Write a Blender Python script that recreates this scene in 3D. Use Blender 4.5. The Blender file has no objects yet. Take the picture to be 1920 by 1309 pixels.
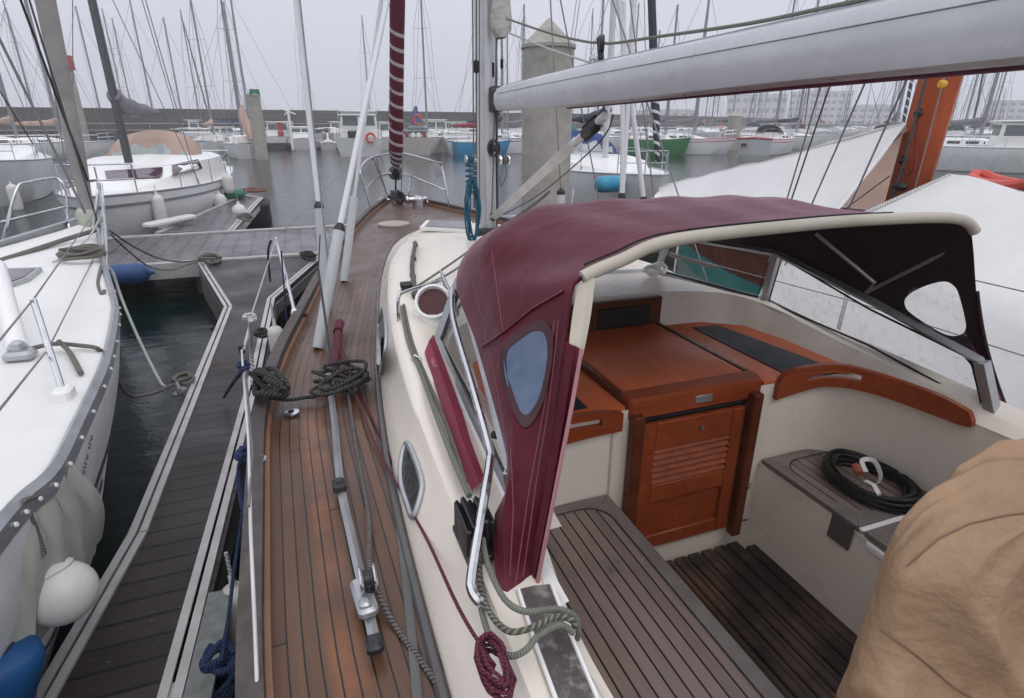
import bpy, math, random
from math import sin, cos, pi, radians as R_, sqrt
from mathutils import Vector as V, Matrix
random.seed(7)
sc = bpy.context.scene
col = sc.collection
# ---------------------------------------------------------------- camera
FPX = 1083.5
EYE = V((0, 0, 2.35))
_p, _r, _y = R_(21.35), R_(0.1), R_(20.2)
FW = V((sin(_y)*cos(_p), cos(_y)*cos(_p), -sin(_p)))
_rt = V((cos(_y), -sin(_y), 0)); _up = _rt.cross(FW)
RT = _rt*cos(_r) + _up*sin(_r); UP = -_rt*sin(_r) + _up*cos(_r)
cd = bpy.data.cameras.new('camera'); cam = bpy.data.objects.new('camera', cd); col.objects.link(cam)
cd.sensor_width = 36; cd.sensor_fit = 'HORIZONTAL'; cd.lens = 36*FPX/1920
cd.clip_start = 0.05; cd.clip_end = 2000
cam.matrix_world = Matrix(((RT.x, UP.x, -FW.x, EYE.x), (RT.y, UP.y, -FW.y, EYE.y), (RT.z, UP.z, -FW.z, EYE.z), (0, 0, 0, 1)))
sc.camera = cam
# ---------------------------------------------------------------- sky, sun, exposure
sc.view_settings.view_transform = 'Standard'; sc.view_settings.look = 'None'
sc.view_settings.exposure = 0.25; sc.view_settings.gamma = 1
W = bpy.data.worlds.new('World'); sc.world = W; W.use_nodes = True
wn = W.node_tree; wn.nodes.clear()
def wnode(t, **k):
    n = wn.nodes.new(t)
    for a, b in k.items(): setattr(n, a, b)
    return n
wo = wnode('ShaderNodeOutputWorld'); wb = wnode('ShaderNodeBackground')
sky = wnode('ShaderNodeTexSky', sky_type='NISHITA', sun_disc=False, sun_elevation=R_(52), sun_rotation=R_(200), air_density=2.0, dust_density=6.0)
tcw = wnode('ShaderNodeTexCoord'); sep = wnode('ShaderNodeSeparateXYZ'); rmp = wnode('ShaderNodeValToRGB')
wn.links.new(tcw.outputs['Generated'], sep.inputs[0]); wn.links.new(sep.outputs['Z'], rmp.inputs[0])
e = rmp.color_ramp.elements
e[0].position = 0.0; e[0].color = (6.4, 6.55, 7.9, 1); e[1].position = 0.9; e[1].color = (11.5, 11.7, 12.6, 1)
e2 = rmp.color_ramp.elements.new(0.25); e2.color = (6.9, 7.0, 8.2, 1)
cn = wnode('ShaderNodeTexNoise'); cn.inputs['Scale'].default_value = 2.5; cn.inputs['Detail'].default_value = 4
wn.links.new(tcw.outputs['Generated'], cn.inputs['Vector'])
cr = wnode('ShaderNodeMapRange'); cr.inputs[1].default_value = .3; cr.inputs[2].default_value = .7; cr.inputs[3].default_value = .90; cr.inputs[4].default_value = 1.08
wn.links.new(cn.outputs[0], cr.inputs[0])
mlt = wnode('ShaderNodeMix', data_type='RGBA', blend_type='MULTIPLY'); mlt.inputs[0].default_value = 1
wn.links.new(rmp.outputs[0], mlt.inputs[6]); wn.links.new(cr.outputs[0], mlt.inputs[7])
mx = wnode('ShaderNodeMix', data_type='RGBA'); mx.inputs[0].default_value = 0.06      # overcast: cloud hides most of the blue sky
wn.links.new(mlt.outputs[2], mx.inputs[6]); wn.links.new(sky.outputs[0], mx.inputs[7])
wn.links.new(mx.outputs[2], wb.inputs[0]); wb.inputs[1].default_value = 0.1
wn.links.new(wb.outputs[0], wo.inputs[0])
sd = bpy.data.lights.new('sun', 'SUN'); sd.energy = 0.5; sd.angle = R_(25); sd.color = (1, .98, .95)
so = bpy.data.objects.new('sun', sd); col.objects.link(so)
so.rotation_euler = (R_(38), 0, R_(200-180))
sc.cycles.volume_bounces = 4; sc.cycles.max_bounces = 8; sc.cycles.transparent_max_bounces = 12
sc.cycles.diffuse_bounces = 5; sc.cycles.glossy_bounces = 3; sc.cycles.transmission_bounces = 4
sc.cycles.use_denoising = True
sc.cycles.volume_step_rate = 10; sc.cycles.volume_max_steps = 64
# ---------------------------------------------------------------- projection helpers (photo pixel -> point on a real plane)
def A(px, py, x=None, y=None, z=None):
    d = RT*((px-960)/FPX) - UP*((py-654.5)/FPX) + FW
    if x is not None: t = (x-EYE.x)/d.x
    elif y is not None: t = (y-EYE.y)/d.y
    else: t = (z-EYE.z)/d.z
    return EYE + d*t
# ---------------------------------------------------------------- materials
class NT:
    def __init__(s, name):
        s.m = bpy.data.materials.new(name); s.m.use_nodes = True; s.t = s.m.node_tree; s.t.nodes.clear()
        s.out = s.n('ShaderNodeOutputMaterial'); s.b = s.n('ShaderNodeBsdfPrincipled'); s.l(s.b, s.out, 0, 0)
        s.tc = s.n('ShaderNodeTexCoord')
    def n(s, t, **k):
        q = s.t.nodes.new(t)
        for a, b in k.items(): setattr(q, a, b)
        return q
    def l(s, a, b, i=0, o=0):
        s.t.links.new(a.outputs[o] if not isinstance(a, bpy.types.NodeSocket) else a, b.inputs[i])
    def math(s, op, a, b=None, c=None):
        q = s.n('ShaderNodeMath', operation=op)
        for i, v in enumerate((a, b, c)):
            if v is None: continue
            if isinstance(v, (int, float)): q.inputs[i].default_value = v
            else: s.t.links.new(v, q.inputs[i])
        return q.outputs[0]
    def noise(s, vec, scale, detail=4, rough=.55, stretch=None, dist=0):
        if stretch:
            mp = s.n('ShaderNodeMapping'); mp.inputs['Scale'].default_value = stretch
            s.t.links.new(vec, mp.inputs[0]); vec = mp.outputs[0]
        q = s.n('ShaderNodeTexNoise'); s.t.links.new(vec, q.inputs['Vector'])
        q.inputs['Scale'].default_value = scale; q.inputs['Detail'].default_value = detail; q.inputs['Roughness'].default_value = rough
        q.inputs['Distortion'].default_value = dist
        return q.outputs[0]
    def rng(s, v, a, b, c=0., d=1.):
        q = s.n('ShaderNodeMapRange'); s.t.links.new(v, q.inputs[0])
        for i, w in zip((1, 2, 3, 4), (a, b, c, d)): q.inputs[i].default_value = w
        return q.outputs[0]
    def mix(s, f, a, b, mode='MIX'):
        q = s.n('ShaderNodeMix', data_type='RGBA', blend_type=mode)
        for i, v in ((0, f), (6, a), (7, b)):
            if isinstance(v, (int, float)): q.inputs[i].default_value = v
            elif isinstance(v, tuple): q.inputs[i].default_value = (*v[:3], 1)
            else: s.t.links.new(v, q.inputs[i])
        return q.outputs[2]
    def bump(s, h, strength=.3, dist=.01):
        q = s.n('ShaderNodeBump'); q.inputs['Strength'].default_value = strength; q.inputs['Distance'].default_value = dist
        s.t.links.new(h, q.inputs['Height']); s.t.links.new(q.outputs[0], s.b.inputs['Normal'])
    def set(s, k, v):
        if isinstance(v, (int, float, tuple)): s.b.inputs[k].default_value = (*v, 1) if isinstance(v, tuple) and len(v) == 3 else v
        else: s.t.links.new(v, s.b.inputs[k])
_MC = {}
def mat(name, c, rough=.5, metal=0, var=.12, scale=6, bump=0, bscale=60, bdist=.004, dirt=None, damt=.5, dscale=3, coat=0):
    """plain surface: base colour with gentle mottling, optional dirt patches and fine relief"""
    if name in _MC: return _MC[name]
    t = NT(name); ob = t.tc.outputs['Object']
    n1 = t.noise(ob, scale, 5)
    cc = t.mix(t.rng(n1, .3, .7), tuple(v*(1-var) for v in c), tuple(min(1, v*(1+var)) for v in c))
    if dirt:
        n2 = t.noise(ob, dscale, 8, .65)
        cc = t.mix(t.math('MULTIPLY', t.rng(n2, .5, .75), damt), cc, dirt)
    t.set('Base Color', cc); t.set('Metallic', metal); t.set('Roughness', t.rng(t.noise(ob, scale*2.3, 3), .3, .7, max(.03, rough-.08), min(1, rough+.1)))
    if coat: t.set('Coat Weight', coat)
    if bump: t.bump(t.noise(ob, bscale, 4), bump, bdist)
    _MC[name] = t.m; return t.m
def plank_mat(name, c1, c2, pitch, seam, axis='uv', rough=.4, seamcol=(.01, .009, .008), grain=1., stain=None, length=1.5, speck=0, joint=.006, orange=False, spec=.5):
    """boards: one random tone per board, dark caulked seams, grain along the board, wet patches"""
    t = NT(name)
    if axis == 'uv': vec = t.tc.outputs['UV']; a, b = 0, 1
    else: vec = t.tc.outputs['Object']; a, b = (0, 1) if axis == 'x' else (1, 0)
    sp = t.n('ShaderNodeSeparateXYZ'); t.t.links.new(vec, sp.inputs[0])
    u = t.math('DIVIDE', sp.outputs[a], pitch); fu = t.math('FRACT', u); iu = t.math('FLOOR', u)
    wn1 = t.n('ShaderNodeTexWhiteNoise', noise_dimensions='1D'); t.t.links.new(iu, wn1.inputs['W'])
    v = t.math('ADD', t.math('DIVIDE', sp.outputs[b], length), t.math('MULTIPLY', wn1.outputs[0], 7.3))
    iv = t.math('FLOOR', v); fv = t.math('FRACT', v)
    wn2 = t.n('ShaderNodeTexWhiteNoise', noise_dimensions='2D'); cx = t.n('ShaderNodeCombineXYZ')
    t.t.links.new(iu, cx.inputs[0]); t.t.links.new(iv, cx.inputs[1]); t.t.links.new(cx.outputs[0], wn2.inputs['Vector'])
    st = (60, 3, 3) if a == 0 else (3, 60, 3)
    g = t.noise(vec, 1, 8, .7, stretch=st); big = t.noise(vec, 1.7, 5, .6)
    f = t.math('ADD', t.math('MULTIPLY', wn2.outputs[0], .55), t.math('MULTIPLY', t.rng(g, .3, .7), .45*grain))
    cc = t.mix(f, c1, c2)
    cc = t.mix(t.rng(big, .35, .7), cc, t.mix(1., cc, (.72, .72, .75), 'MULTIPLY'))
    if orange:
        o = t.math('MULTIPLY', t.rng(t.math('ABSOLUTE', t.math('SUBTRACT', sp.outputs[0], .245)), .03, .05, 1, 0), t.rng(t.noise(vec, 5, 5), .35, .6))
        o = t.math('MULTIPLY', o, t.rng(sp.outputs[1], 2.2, 3.2, .65, 0))
        cc = t.mix(o, cc, (.26, .095, .035))
    if stain:
        sn = t.noise(vec, stain[1], 6, .65)
        cc = t.mix(t.rng(sn, stain[2], stain[3]), cc, stain[0])
    if speck:
        s2 = t.noise(vec, 1, 3, .6, stretch=(30, 110, 30) if a == 1 else (110, 30, 30))
        cc = t.mix(t.math('MULTIPLY', t.rng(s2, .68, .74), speck), cc, (.42, .42, .40))
    sw = seam/pitch
    m = t.math('MAXIMUM', t.math('LESS_THAN', fu, sw), t.math('LESS_THAN', fv, joint/length))
    cc = t.mix(m, cc, seamcol)
    t.set('Base Color', cc)
    t.set('Roughness', t.rng(big, .3, .7, rough-.14, rough+.16)); t.set('Specular IOR Level', spec)
    hh = t.math('SUBTRACT', t.math('MULTIPLY', g, .25), m)
    t.bump(hh, .5, .003)
    return t.m
def rope_mat(name, c1, c2, k=60, rough=.8, twist=1.0):
    if name in _MC: return _MC[name]
    t = NT(name); sp = t.n('ShaderNodeSeparateXYZ'); t.t.links.new(t.tc.outputs['UV'], sp.inputs[0])
    w = t.math('SINE', t.math('ADD', t.math('MULTIPLY', sp.outputs[0], 2*pi*2*twist), t.math('MULTIPLY', sp.outputs[1], k*2*pi)))
    n = t.noise(t.tc.outputs['Object'], 60, 3)
    f = t.math('ADD', t.rng(w, -.4, .7), t.math('MULTIPLY', t.math('SUBTRACT', n, .5), 1.2))
    t.set('Base Color', t.mix(f, c1, c2)); t.set('Roughness', rough); t.bump(w, .45, .003)
    _MC[name] = t.m; return t.m
# ---------------------------------------------------------------- mesh builder
class MB:
    def __init__(s): s.v = []; s.f = []; s.uv = []
    def add(s, vs, fs, uvs=None):
        o = len(s.v); s.v += [V(q) for q in vs]; s.f += [tuple(i+o for i in f) for f in fs]
        s.uv += uvs if uvs else [None]*len(fs)
        return s
    def box(s, c, sz, rz=0, rx=0, ry=0):
        m = Matrix.Translation(V(c)) @ Matrix.Rotation(rz, 4, 'Z') @ Matrix.Rotation(ry, 4, 'Y') @ Matrix.Rotation(rx, 4, 'X')
        x, y, z = (q/2 for q in sz)
        vs = [m @ V(q) for q in ((-x,-y,-z),(x,-y,-z),(x,y,-z),(-x,y,-z),(-x,-y,z),(x,-y,z),(x,y,z),(-x,y,z))]
        return s.add(vs, [(0,3,2,1),(4,5,6,7),(0,1,5,4),(1,2,6,5),(2,3,7,6),(3,0,4,7)])
    def bbox(s, c, sz, bev=.01, rz=0, rx=0, ry=0):
        """box with chamfered edges"""
        m = Matrix.Translation(V(c)) @ Matrix.Rotation(rz, 4, 'Z') @ Matrix.Rotation(ry, 4, 'Y') @ Matrix.Rotation(rx, 4, 'X')
        X, Y, Z = (q/2 for q in sz); b = min(bev, X*.9, Y*.9, Z*.9)
        ring = lambda x, y, z, c: [(-x+c,-y,z),(x-c,-y,z),(x,-y+c,z),(x,y-c,z),(x-c,y,z),(-x+c,y,z),(-x,y-c,z),(-x,-y+c,z)]
        rows = [ring(X-b, Y-b, -Z, b*.6), ring(X, Y, -Z+b, b), ring(X, Y, Z-b, b), ring(X-b, Y-b, Z, b*.6)]
        vs = [m @ V(q) for r in rows for q in r]; fs = []
        for i in range(3):
            for j in range(8): k = (j+1) % 8; fs.append((i*8+j, i*8+k, i*8+8+k, i*8+8+j))
        fs.append(tuple(range(7, -1, -1))); fs.append(tuple(range(24, 32)))
        return s.add(vs, fs)
    def tube(s, pts, r, n=8, closed=False, flat=1., caps=True, ref=None):
        pts = [V(p) for p in pts]; N = len(pts); rr = r if isinstance(r, (list, tuple)) else [r]*N
        vs = []; L = [0]; up = V(ref) if ref else V((0, 0, 1)); prev = None
        for i in range(1, N): L.append(L[-1]+(pts[i]-pts[i-1]).length)
        for i, p in enumerate(pts):
            if closed: d = pts[(i+1) % N]-pts[i-1]
            else: d = pts[min(i+1, N-1)]-pts[max(i-1, 0)]
            if d.length < 1e-9: d = V((0, 0, 1))
            d.normalize()
            if prev is None:
                a = up if abs(d.dot(up)) < .95 else V((0, 1, 0)); x = a.cross(d).normalized()
            else:
                x = prev - d*prev.dot(d); x = x.normalized() if x.length > 1e-6 else V((1, 0, 0))
            prev = x; yv = d.cross(x)
            for j in range(n): t = 2*pi*j/n; vs.append(p + x*(cos(t)*rr[i]) + yv*(sin(t)*rr[i]*flat))
        fs = []; uvs = []
        for i in range(N if closed else N-1):
            i2 = (i+1) % N; la, lb = L[i], (L[i+1] if i+1 < N else L[-1]+(pts[0]-pts[-1]).length)
            for j in range(n):
                k = (j+1) % n; fs.append((i*n+j, i*n+k, i2*n+k, i2*n+j))
                uvs.append(((j/n, la), ((j+1)/n, la), ((j+1)/n, lb), (j/n, lb)))
        if not closed and caps:
            fs += [tuple(range(n-1, -1, -1)), tuple((N-1)*n+j for j in range(n))]; uvs += [None, None]
        return s.add(vs, fs, uvs)
    def grid(s, rows, uvs=None, flip=False, closed=False):
        n = len(rows[0]); vs = [q for r in rows for q in r]; fs = []; uo = []
        for i in range(len(rows)-1):
            for j in range(n if closed else n-1):
                k = (j+1) % n; f = [i*n+j, i*n+k, (i+1)*n+k, (i+1)*n+j]
                if flip: f = f[::-1]
                fs.append(tuple(f)); uo.append(tuple(uvs[q//n][q % n] for q in f) if uvs else None)
        return s.add(vs, fs, uo)
    def slab(s, rows, th):
        """grid surface given a thickness downward"""
        n = len(rows[0]); m = len(rows)
        low = [[V(q)-V((0, 0, th)) for q in r] for r in rows]
        s.grid(rows); s.grid(low, flip=True)
        s.grid([rows[0], low[0]], flip=True); s.grid([rows[-1], low[-1]])
        s.grid([[r[0] for r in rows], [r[0] for r in low]]); s.grid([[r[-1] for r in rows], [r[-1] for r in low]], flip=True)
        return s
    def prism(s, poly, d):
        """extrude polygon (3D points) by vector d"""
        p = [V(q) for q in poly]; n = len(p); d = V(d)
        return s.add(p+[q+d for q in p], [tuple(range(n-1, -1, -1)), tuple(range(n, 2*n))]+[(i, (i+1) % n, n+(i+1) % n, n+i) for i in range(n)])
    def lathe(s, prof, c=(0, 0, 0), n=16, axis=(0, 0, 1)):
        c = V(c); q = V((0, 0, 1)).rotation_difference(V(axis).normalized()); vs = []; m = len(prof)
        for r, h in prof:
            for j in range(n): t = 2*pi*j/n; vs.append(c + q @ V((r*cos(t), r*sin(t), h)))
        fs = [(i*n+j, i*n+(j+1) % n, (i+1)*n+(j+1) % n, (i+1)*n+j) for i in range(m-1) for j in range(n)]
        fs += [tuple(range(n-1, -1, -1)), tuple((m-1)*n+j for j in range(n))]
        return s.add(vs, fs)
    def build(s, name, m, parent=None, smooth=True, local=False, ang=38):
        o0 = V((0, 0, 0))
        if parent is not None and not local: o0 = ORG.get(parent.name, V((0, 0, 0)))
        me = bpy.data.meshes.new(name); me.from_pydata([tuple(q-o0) for q in s.v], [], s.f); me.update()
        if any(u for u in s.uv):
            ul = me.uv_layers.new(name='UVMap'); k = 0; arr = [0.]*(2*len(me.loops))
            for f, u in zip(s.f, s.uv):
                for i in range(len(f)):
                    if u: arr[2*k], arr[2*k+1] = u[i]
                    k += 1
            ul.data.foreach_set('uv', arr)
        me.materials.append(m)
        if smooth:
            me.polygons.foreach_set('use_smooth', [True]*len(me.polygons)); me.set_sharp_from_angle(angle=R_(ang))
        o = bpy.data.objects.new(name, me); col.objects.link(o)
        if parent is not None: o.parent = parent; ORG[o.name] = o0
        return o
ORG = {}
def tag(o, label=None, cat=None, group=None, kind=None):
    if label: o['label'] = label
    if cat: o['category'] = cat
    if group: o['group'] = group
    if kind: o['kind'] = kind
    return o
def root(name, loc, label, cat, group=None, rz=0):
    o = bpy.data.objects.new(name, None); col.objects.link(o); o.location = loc; o.rotation_euler = (0, 0, rz); o.empty_display_size = .2
    ORG[o.name] = V(loc); return tag(o, label, cat, group)
def lerp(a, b, t): return a+(b-a)*t
def smooth_pts(pts, k=6, closed=False):
    pts = [V(p) for p in pts]; n = len(pts); out = []
    for i in range(n if closed else n-1):
        if closed: p0, p1, p2, p3 = pts[i-1], pts[i], pts[(i+1) % n], pts[(i+2) % n]
        else: p0, p1, p2, p3 = pts[max(i-1, 0)], pts[i], pts[i+1], pts[min(i+2, n-1)]
        for j in range(k):
            t = j/k
            out.append(.5*((2*p1)+(p2-p0)*t+(2*p0-5*p1+4*p2-p3)*t*t+(3*p1-p0-3*p2+p3)*t**3))
    if not closed: out.append(pts[-1])
    return out
def resample(pts, n):
    pts = [V(p) for p in pts]; L = [0]
    for i in range(1, len(pts)): L.append(L[-1]+(pts[i]-pts[i-1]).length)
    out = []; k = 0
    for i in range(n):
        d = L[-1]*i/(n-1)
        while k < len(L)-2 and L[k+1] < d: k += 1
        out.append(pts[k].lerp(pts[k+1], min(1, (d-L[k])/max(1e-9, L[k+1]-L[k]))))
    return out
def interp(tab, x):
    if x <= tab[0][0]: return tab[0][1]
    for (a, b), (c, d) in zip(tab, tab[1:]):
        if x <= c: return b+(d-b)*(x-a)/(c-a)
    return tab[-1][1]
def coil(c, rx, ry, turns, jit, th, seedv=0, ax=(1, 0, 0), ay=(0, 1, 0), az=(0, 0, 1), rise=.012):
    rd = random.Random(seedv); out = []; c = V(c); ax, ay, az = V(ax), V(ay), V(az)
    N = int(turns*14)
    ph = [rd.uniform(-1, 1) for _ in range(60)]
    for i in range(N+1):
        t = 2*pi*i/14; k = i/14; k0 = int(k); w = k-k0
        j = ph[k0 % 60]*(1-w)+ph[(k0+1) % 60]*w; j2 = ph[(k0+17) % 60]*(1-w)+ph[(k0+18) % 60]*w
        out.append(c+ax*(cos(t)*rx*(1+jit*j)+jit*rx*.5*j2)+ay*(sin(t)*ry*(1+jit*j2))+az*(th+rise*k+.3*th*sin(3*t+k0)))
    return out
def sag(a, b, d, n=12):
    a, b = V(a), V(b)
    return [a.lerp(b, i/n)-V((0, 0, d*4*(i/n)*(1-i/n))) for i in range(n+1)]
# ---------------------------------------------------------------- shared materials
GEL = mat('gelcoat_cream', (.77, .705, .615), .3, var=.012, scale=1.2, dirt=(.66, .62, .55), damt=.07, dscale=1.6)
GELW = mat('gelcoat_white', (.80, .80, .78), .32, var=.012, scale=1.2, dirt=(.70, .69, .66), damt=.1, dscale=1.2)
HULLW = mat('hull_white', (.68, .69, .69), .35, var=.05, dirt=(.36, .36, .34), damt=.5, dscale=.8)
STEEL = mat('stainless', (.62, .63, .65), .22, 1, var=.1, scale=20)
ALU = mat('aluminium_grey', (.42, .43, .45), .38, .7, var=.1, scale=9, dirt=(.2, .2, .2), damt=.4)
MASTM = mat('mast_alu', (.60, .61, .62), .38, .35, var=.08, scale=5, dirt=(.3, .3, .3), damt=.4, dscale=5)
BLACK = mat('black_plastic', (.015, .015, .017), .4)
BLACKM = mat('black_matt', (.012, .011, .013), .8)
RUBBER = mat('dark_rubber', (.03, .03, .032), .6)
GREYP = mat('grey_pvc_tube', (.46, .48, .49), .4, var=.06, dirt=(.25, .25, .25), damt=.3)
TEAK = plank_mat('teak_side_deck', (.074, .034, .019), (.155, .077, .039), .037, .0045, rough=.34, spec=.42, orange=True, length=2.2, stain=((.075, .05, .042), 3.1, .52, .72))
SEAT = plank_mat('teak_weathered_seat', (.180, .130, .112), (.275, .210, .185), .046, .0065, axis='x', rough=.5, length=9, stain=((.020, .014, .013), 1.5, .55, .68), speck=.3)
SOLE = plank_mat('sole_grating', (.10, .058, .043), (.19, .115, .082), .075, .009, axis='x', rough=.4, length=9, stain=((.022, .016, .014), 1.9, .48, .64))
WOODD = mat('weathered_wood', (.055, .042, .038), .5, var=.3, scale=14, bump=.4, dirt=(.14, .12, .11), damt=.4, dscale=9)
def varnish(name, c1, c2, rough=.25, st=(30, 2, 30)):
    t = NT(name); ob = t.tc.outputs['Object']; g = t.noise(ob, 1, 8, .65, stretch=st, dist=.6); b = t.noise(ob, 2.5, 4)
    cc = t.mix(t.rng(g, .3, .7), c1, c2); cc = t.mix(t.rng(b, .4, .75), cc, t.mix(1., cc, (.7, .62, .55), 'MULTIPLY'))
    w = t.noise(ob, 14, 8, .7); cc = t.mix(t.rng(w, .66, .70, 0, .6), cc, tuple(v*.25 for v in c1))
    t.set('Base Color', cc); t.set('Roughness', t.rng(b, .3, .7, rough-.07, rough+.12)); t.set('Specular IOR Level', .2); t.bump(g, .15, .002); return t.m
MAHOG = varnish('varnished_mahogany', (.62, .125, .040), (.74, .185, .062), .36)
MAHOGX = varnish('varnished_mahogany_cross', (.22, .044, .014), (.34, .075, .024), .33, st=(2, 30, 30))
MAHOGR = varnish('red_mahogany_door', (.20, .040, .013), (.33, .072, .023), .32)
MAHOGD = varnish('dark_mahogany', (.085, .022, .010), (.15, .042, .018), .3, st=(2, 30, 30))
def canvas(name, c, c2=None, rough=.72, wr=.35, ws=5, coat=0, fade=None):
    t = NT(name); ob = t.tc.outputs['Object']
    w = t.noise(ob, ws, 3, .5, stretch=(1, 1, 1)); f = t.noise(ob, 400, 2); st = t.noise(ob, 3, 7, .65)
    cc = t.mix(t.rng(st, .35, .75), c, c2 or tuple(v*.75 for v in c))
    if fade: cc = t.mix(t.rng(t.noise(ob, 1.3, 6, .6, stretch=(1, 3.2, 1), dist=1.2), .50, .70, 0, .75), cc, fade); rough = t.rng(t.noise(ob, 2, 4), .3, .7, rough-.15, rough+.15)
    t.set('Base Color', cc); t.set('Roughness', rough); 
    if fade: t.set('Specular IOR Level', .14); t.set('Sheen Weight', .32); t.set('Sheen Roughness', .35); t.set('Sheen Tint', (1, .72, .82))
    if coat: t.set('Coat Weight', coat); t.set('Coat Roughness', .35)
    t.bump(t.math('ADD', t.math('MULTIPLY', w, 1.), t.math('MULTIPLY', f, .03)), wr, .05); return t.m
BURG = canvas('burgundy_canvas', (.085, .005, .014), (.055, .004, .010), rough=.5, wr=.22, ws=4, fade=(.14, .030, .046))
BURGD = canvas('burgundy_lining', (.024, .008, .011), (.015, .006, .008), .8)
BEIGE = canvas('beige_piping', (.50, .46, .38), (.36, .33, .27), .6, .2)

def tarpm(name, c, c2, tr=.35, wr=.9, ws=2.5):
    t = NT(name); ob = t.tc.outputs['Object']; st = t.noise(ob, 2.2, 7, .65); w = t.noise(ob, ws, 4, .55); f = t.noise(ob, 9, 5, .6, stretch=(1, 3, 1))
    cc = t.mix(t.rng(st, .35, .75), c, c2); cc = t.mix(t.rng(f, .62, .75, 0, .12), cc, tuple(v*.72 for v in c2)); t.set('Base Color', cc); t.set('Roughness', .5)
    t.bump(w, wr, .05)
    tl = t.n('ShaderNodeBsdfTranslucent'); t.t.links.new(cc, tl.inputs[0]); ms = t.n('ShaderNodeMixShader'); ms.inputs[0].default_value = tr
    t.t.links.new(t.b.outputs[0], ms.inputs[1]); t.t.links.new(tl.outputs[0], ms.inputs[2]); t.t.links.new(ms.outputs[0], t.out.inputs[0]); return t.m
def clear(name, tint=(.9, .95, .95), rough=.02, alpha=.25, drops=True):
    t = NT(name); t.set('Base Color', tint); t.set('Roughness', rough)
    ob = t.tc.outputs['Object']
    a = t.rng(t.noise(ob, 26, 8, .75), .52, .66, alpha, min(1, alpha+.2)) if drops else alpha
    if name == 'vinyl_blue_reflection': t.set('Base Color', t.mix(t.rng(t.noise(ob, 1, 5, .6, stretch=(9, 9, 1.5)), .2, .85), (.06, .10, .18), (.17, .23, .33)))  # streaky blue reflection painted into the port vinyl's base colour
    t.set('Alpha', a); t.set('IOR', 1.45); return t.m
TARPW = tarpm('white_tarpaulin', (.82, .82, .81), (.74, .74, .73), .18, wr=.4, ws=3)
GLASS = clear('wet_glass', (.35, .38, .38), .04, .10)
VINYL = clear('vinyl_blue_reflection', (.10, .16, .27), .2, .78, drops=False)
DARKG = mat('dark_window', (.02, .022, .026), .08)
PURPG = mat('smoked_purple_window', (.055, .018, .035), .08)
NAVYP = mat('navy_nonslip', (.008, .013, .026), .55, bump=.3, bscale=300)
R_BLK = rope_mat('rope_black', (.005, .005, .006), (.055, .055, .052), 60)
R_BLU = rope_mat('rope_blue', (.005, .012, .045), (.014, .035, .11), 90)
R_TEAL = rope_mat('rope_teal', (.008, .055, .10), (.03, .16, .24), 90)
R_WHT = rope_mat('rope_white', (.30, .30, .29), (.62, .62, .60), 45)
R_GRN = rope_mat('rope_grey_green', (.13, .135, .11), (.21, .215, .175), 160)
R_OLD = rope_mat('rope_brown_grey', (.10, .09, .08), (.20, .185, .16), 110)
R_BUR = rope_mat('rope_burgundy', (.05, .008, .018), (.17, .02, .05), 90)
WIRE = mat('wire', (.22, .22, .23), .4, .6)
WIRED = mat('wire_dark', (.05, .05, .055), .5)
# ================================================================ WATER
def water_mat():
    t = NT('harbour_water'); ob = t.tc.outputs['Object']
    a = t.noise(ob, 2.2, 6, .62, stretch=(1, 1.7, 1), dist=.4); b = t.noise(ob, .35, 3)
    t.set('Base Color', t.mix(t.rng(b, .35, .65), (.001, .007, .006), (.002, .011, .010)))
    t.set('Roughness', .05); t.set('IOR', 1.33); t.set('Specular IOR Level', .42)
    t.bump(t.math('ADD', a, t.math('MULTIPLY', b, .6)), .15, .10); return t.m
w = MB(); w.grid([[(x, y, 0) for x in (-340, -60, -10, 0, 10, 60, 540)] for y in (-60, -10, 0, 10, 30, 100, 660)])
tag(w.build('water', water_mat(), smooth=False), kind='structure')
# ================================================================ PONTOONS
PW = plank_mat('pontoon_boards', (.022, .016, .016), (.058, .046, .045), .115, .015, axis='y', spec=.28, rough=.42, length=30, speck=.6, stain=((.075, .035, .028), .8, .62, .8), joint=0.0001)
PWX = plank_mat('pontoon_boards_walkway', (.055, .043, .050), (.115, .095, .106), .25, .034, axis='x', rough=.24, length=30, speck=.2, joint=0.0001)
PAL = mat('pontoon_aluminium', (.48, .46, .45), .42, .25, var=.12, scale=5, dirt=(.20, .18, .17), damt=.5, dscale=4)
GALV = mat('galvanised_patch', (.17, .18, .17), .5, .3, var=.3, scale=22)
FLOAT = mat('float_concrete', (.10, .10, .095), .8, var=.2, dirt=(.03, .05, .03), damt=.8)
PZ = .5
def edge_strip(m, a, b, w=.085, h=.09, top=PZ+.012, side=1):
    """aluminium edging with a groove: two ribs"""
    a, b = V(a), V(b); d = (b-a).normalized(); nn = V((-d.y, d.x, 0))*side; L = (b-a).length; rz = math.atan2(d.y, d.x)
    for off, ww, hh in ((w*.22, w*.40, 0), (w*.5, w*.16, -.012), (w*.78, w*.40, 0)):
        c = (a+b)/2+nn*off; m.box((c.x, c.y, top-h/2+hh), (L, ww, h), rz=rz)
F = [A(60, 1309, z=PZ), A(240, 1005, z=PZ), A(420, 577, z=PZ), A(362, 507, z=PZ)]
G = [A(350, 1309, z=PZ), A(425, 1005, z=PZ), A(492, 690, z=PZ), A(516, 560, z=PZ), A(597, 505, z=PZ)]
F = [F[1]+(F[0]-F[1])*2.2]+F[1:]; G = [G[1]+(G[0]-G[1])*2.2]+G[1:]
MY0, MY1 = 9.12, 11.75            # main walkway runs across
fp = root('finger_pontoon', (-.8, 4, 0), 'dark wet planked finger pontoon with pale metal edges between the two nearest boats', 'pontoon')
m = MB(); lf = resample(F[:3], 12)+[V((F[3].x, 9.08, PZ))]
rt = resample(G[:4], 12)+[V((G[4].x+.15, 9.08, PZ))]
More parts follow.
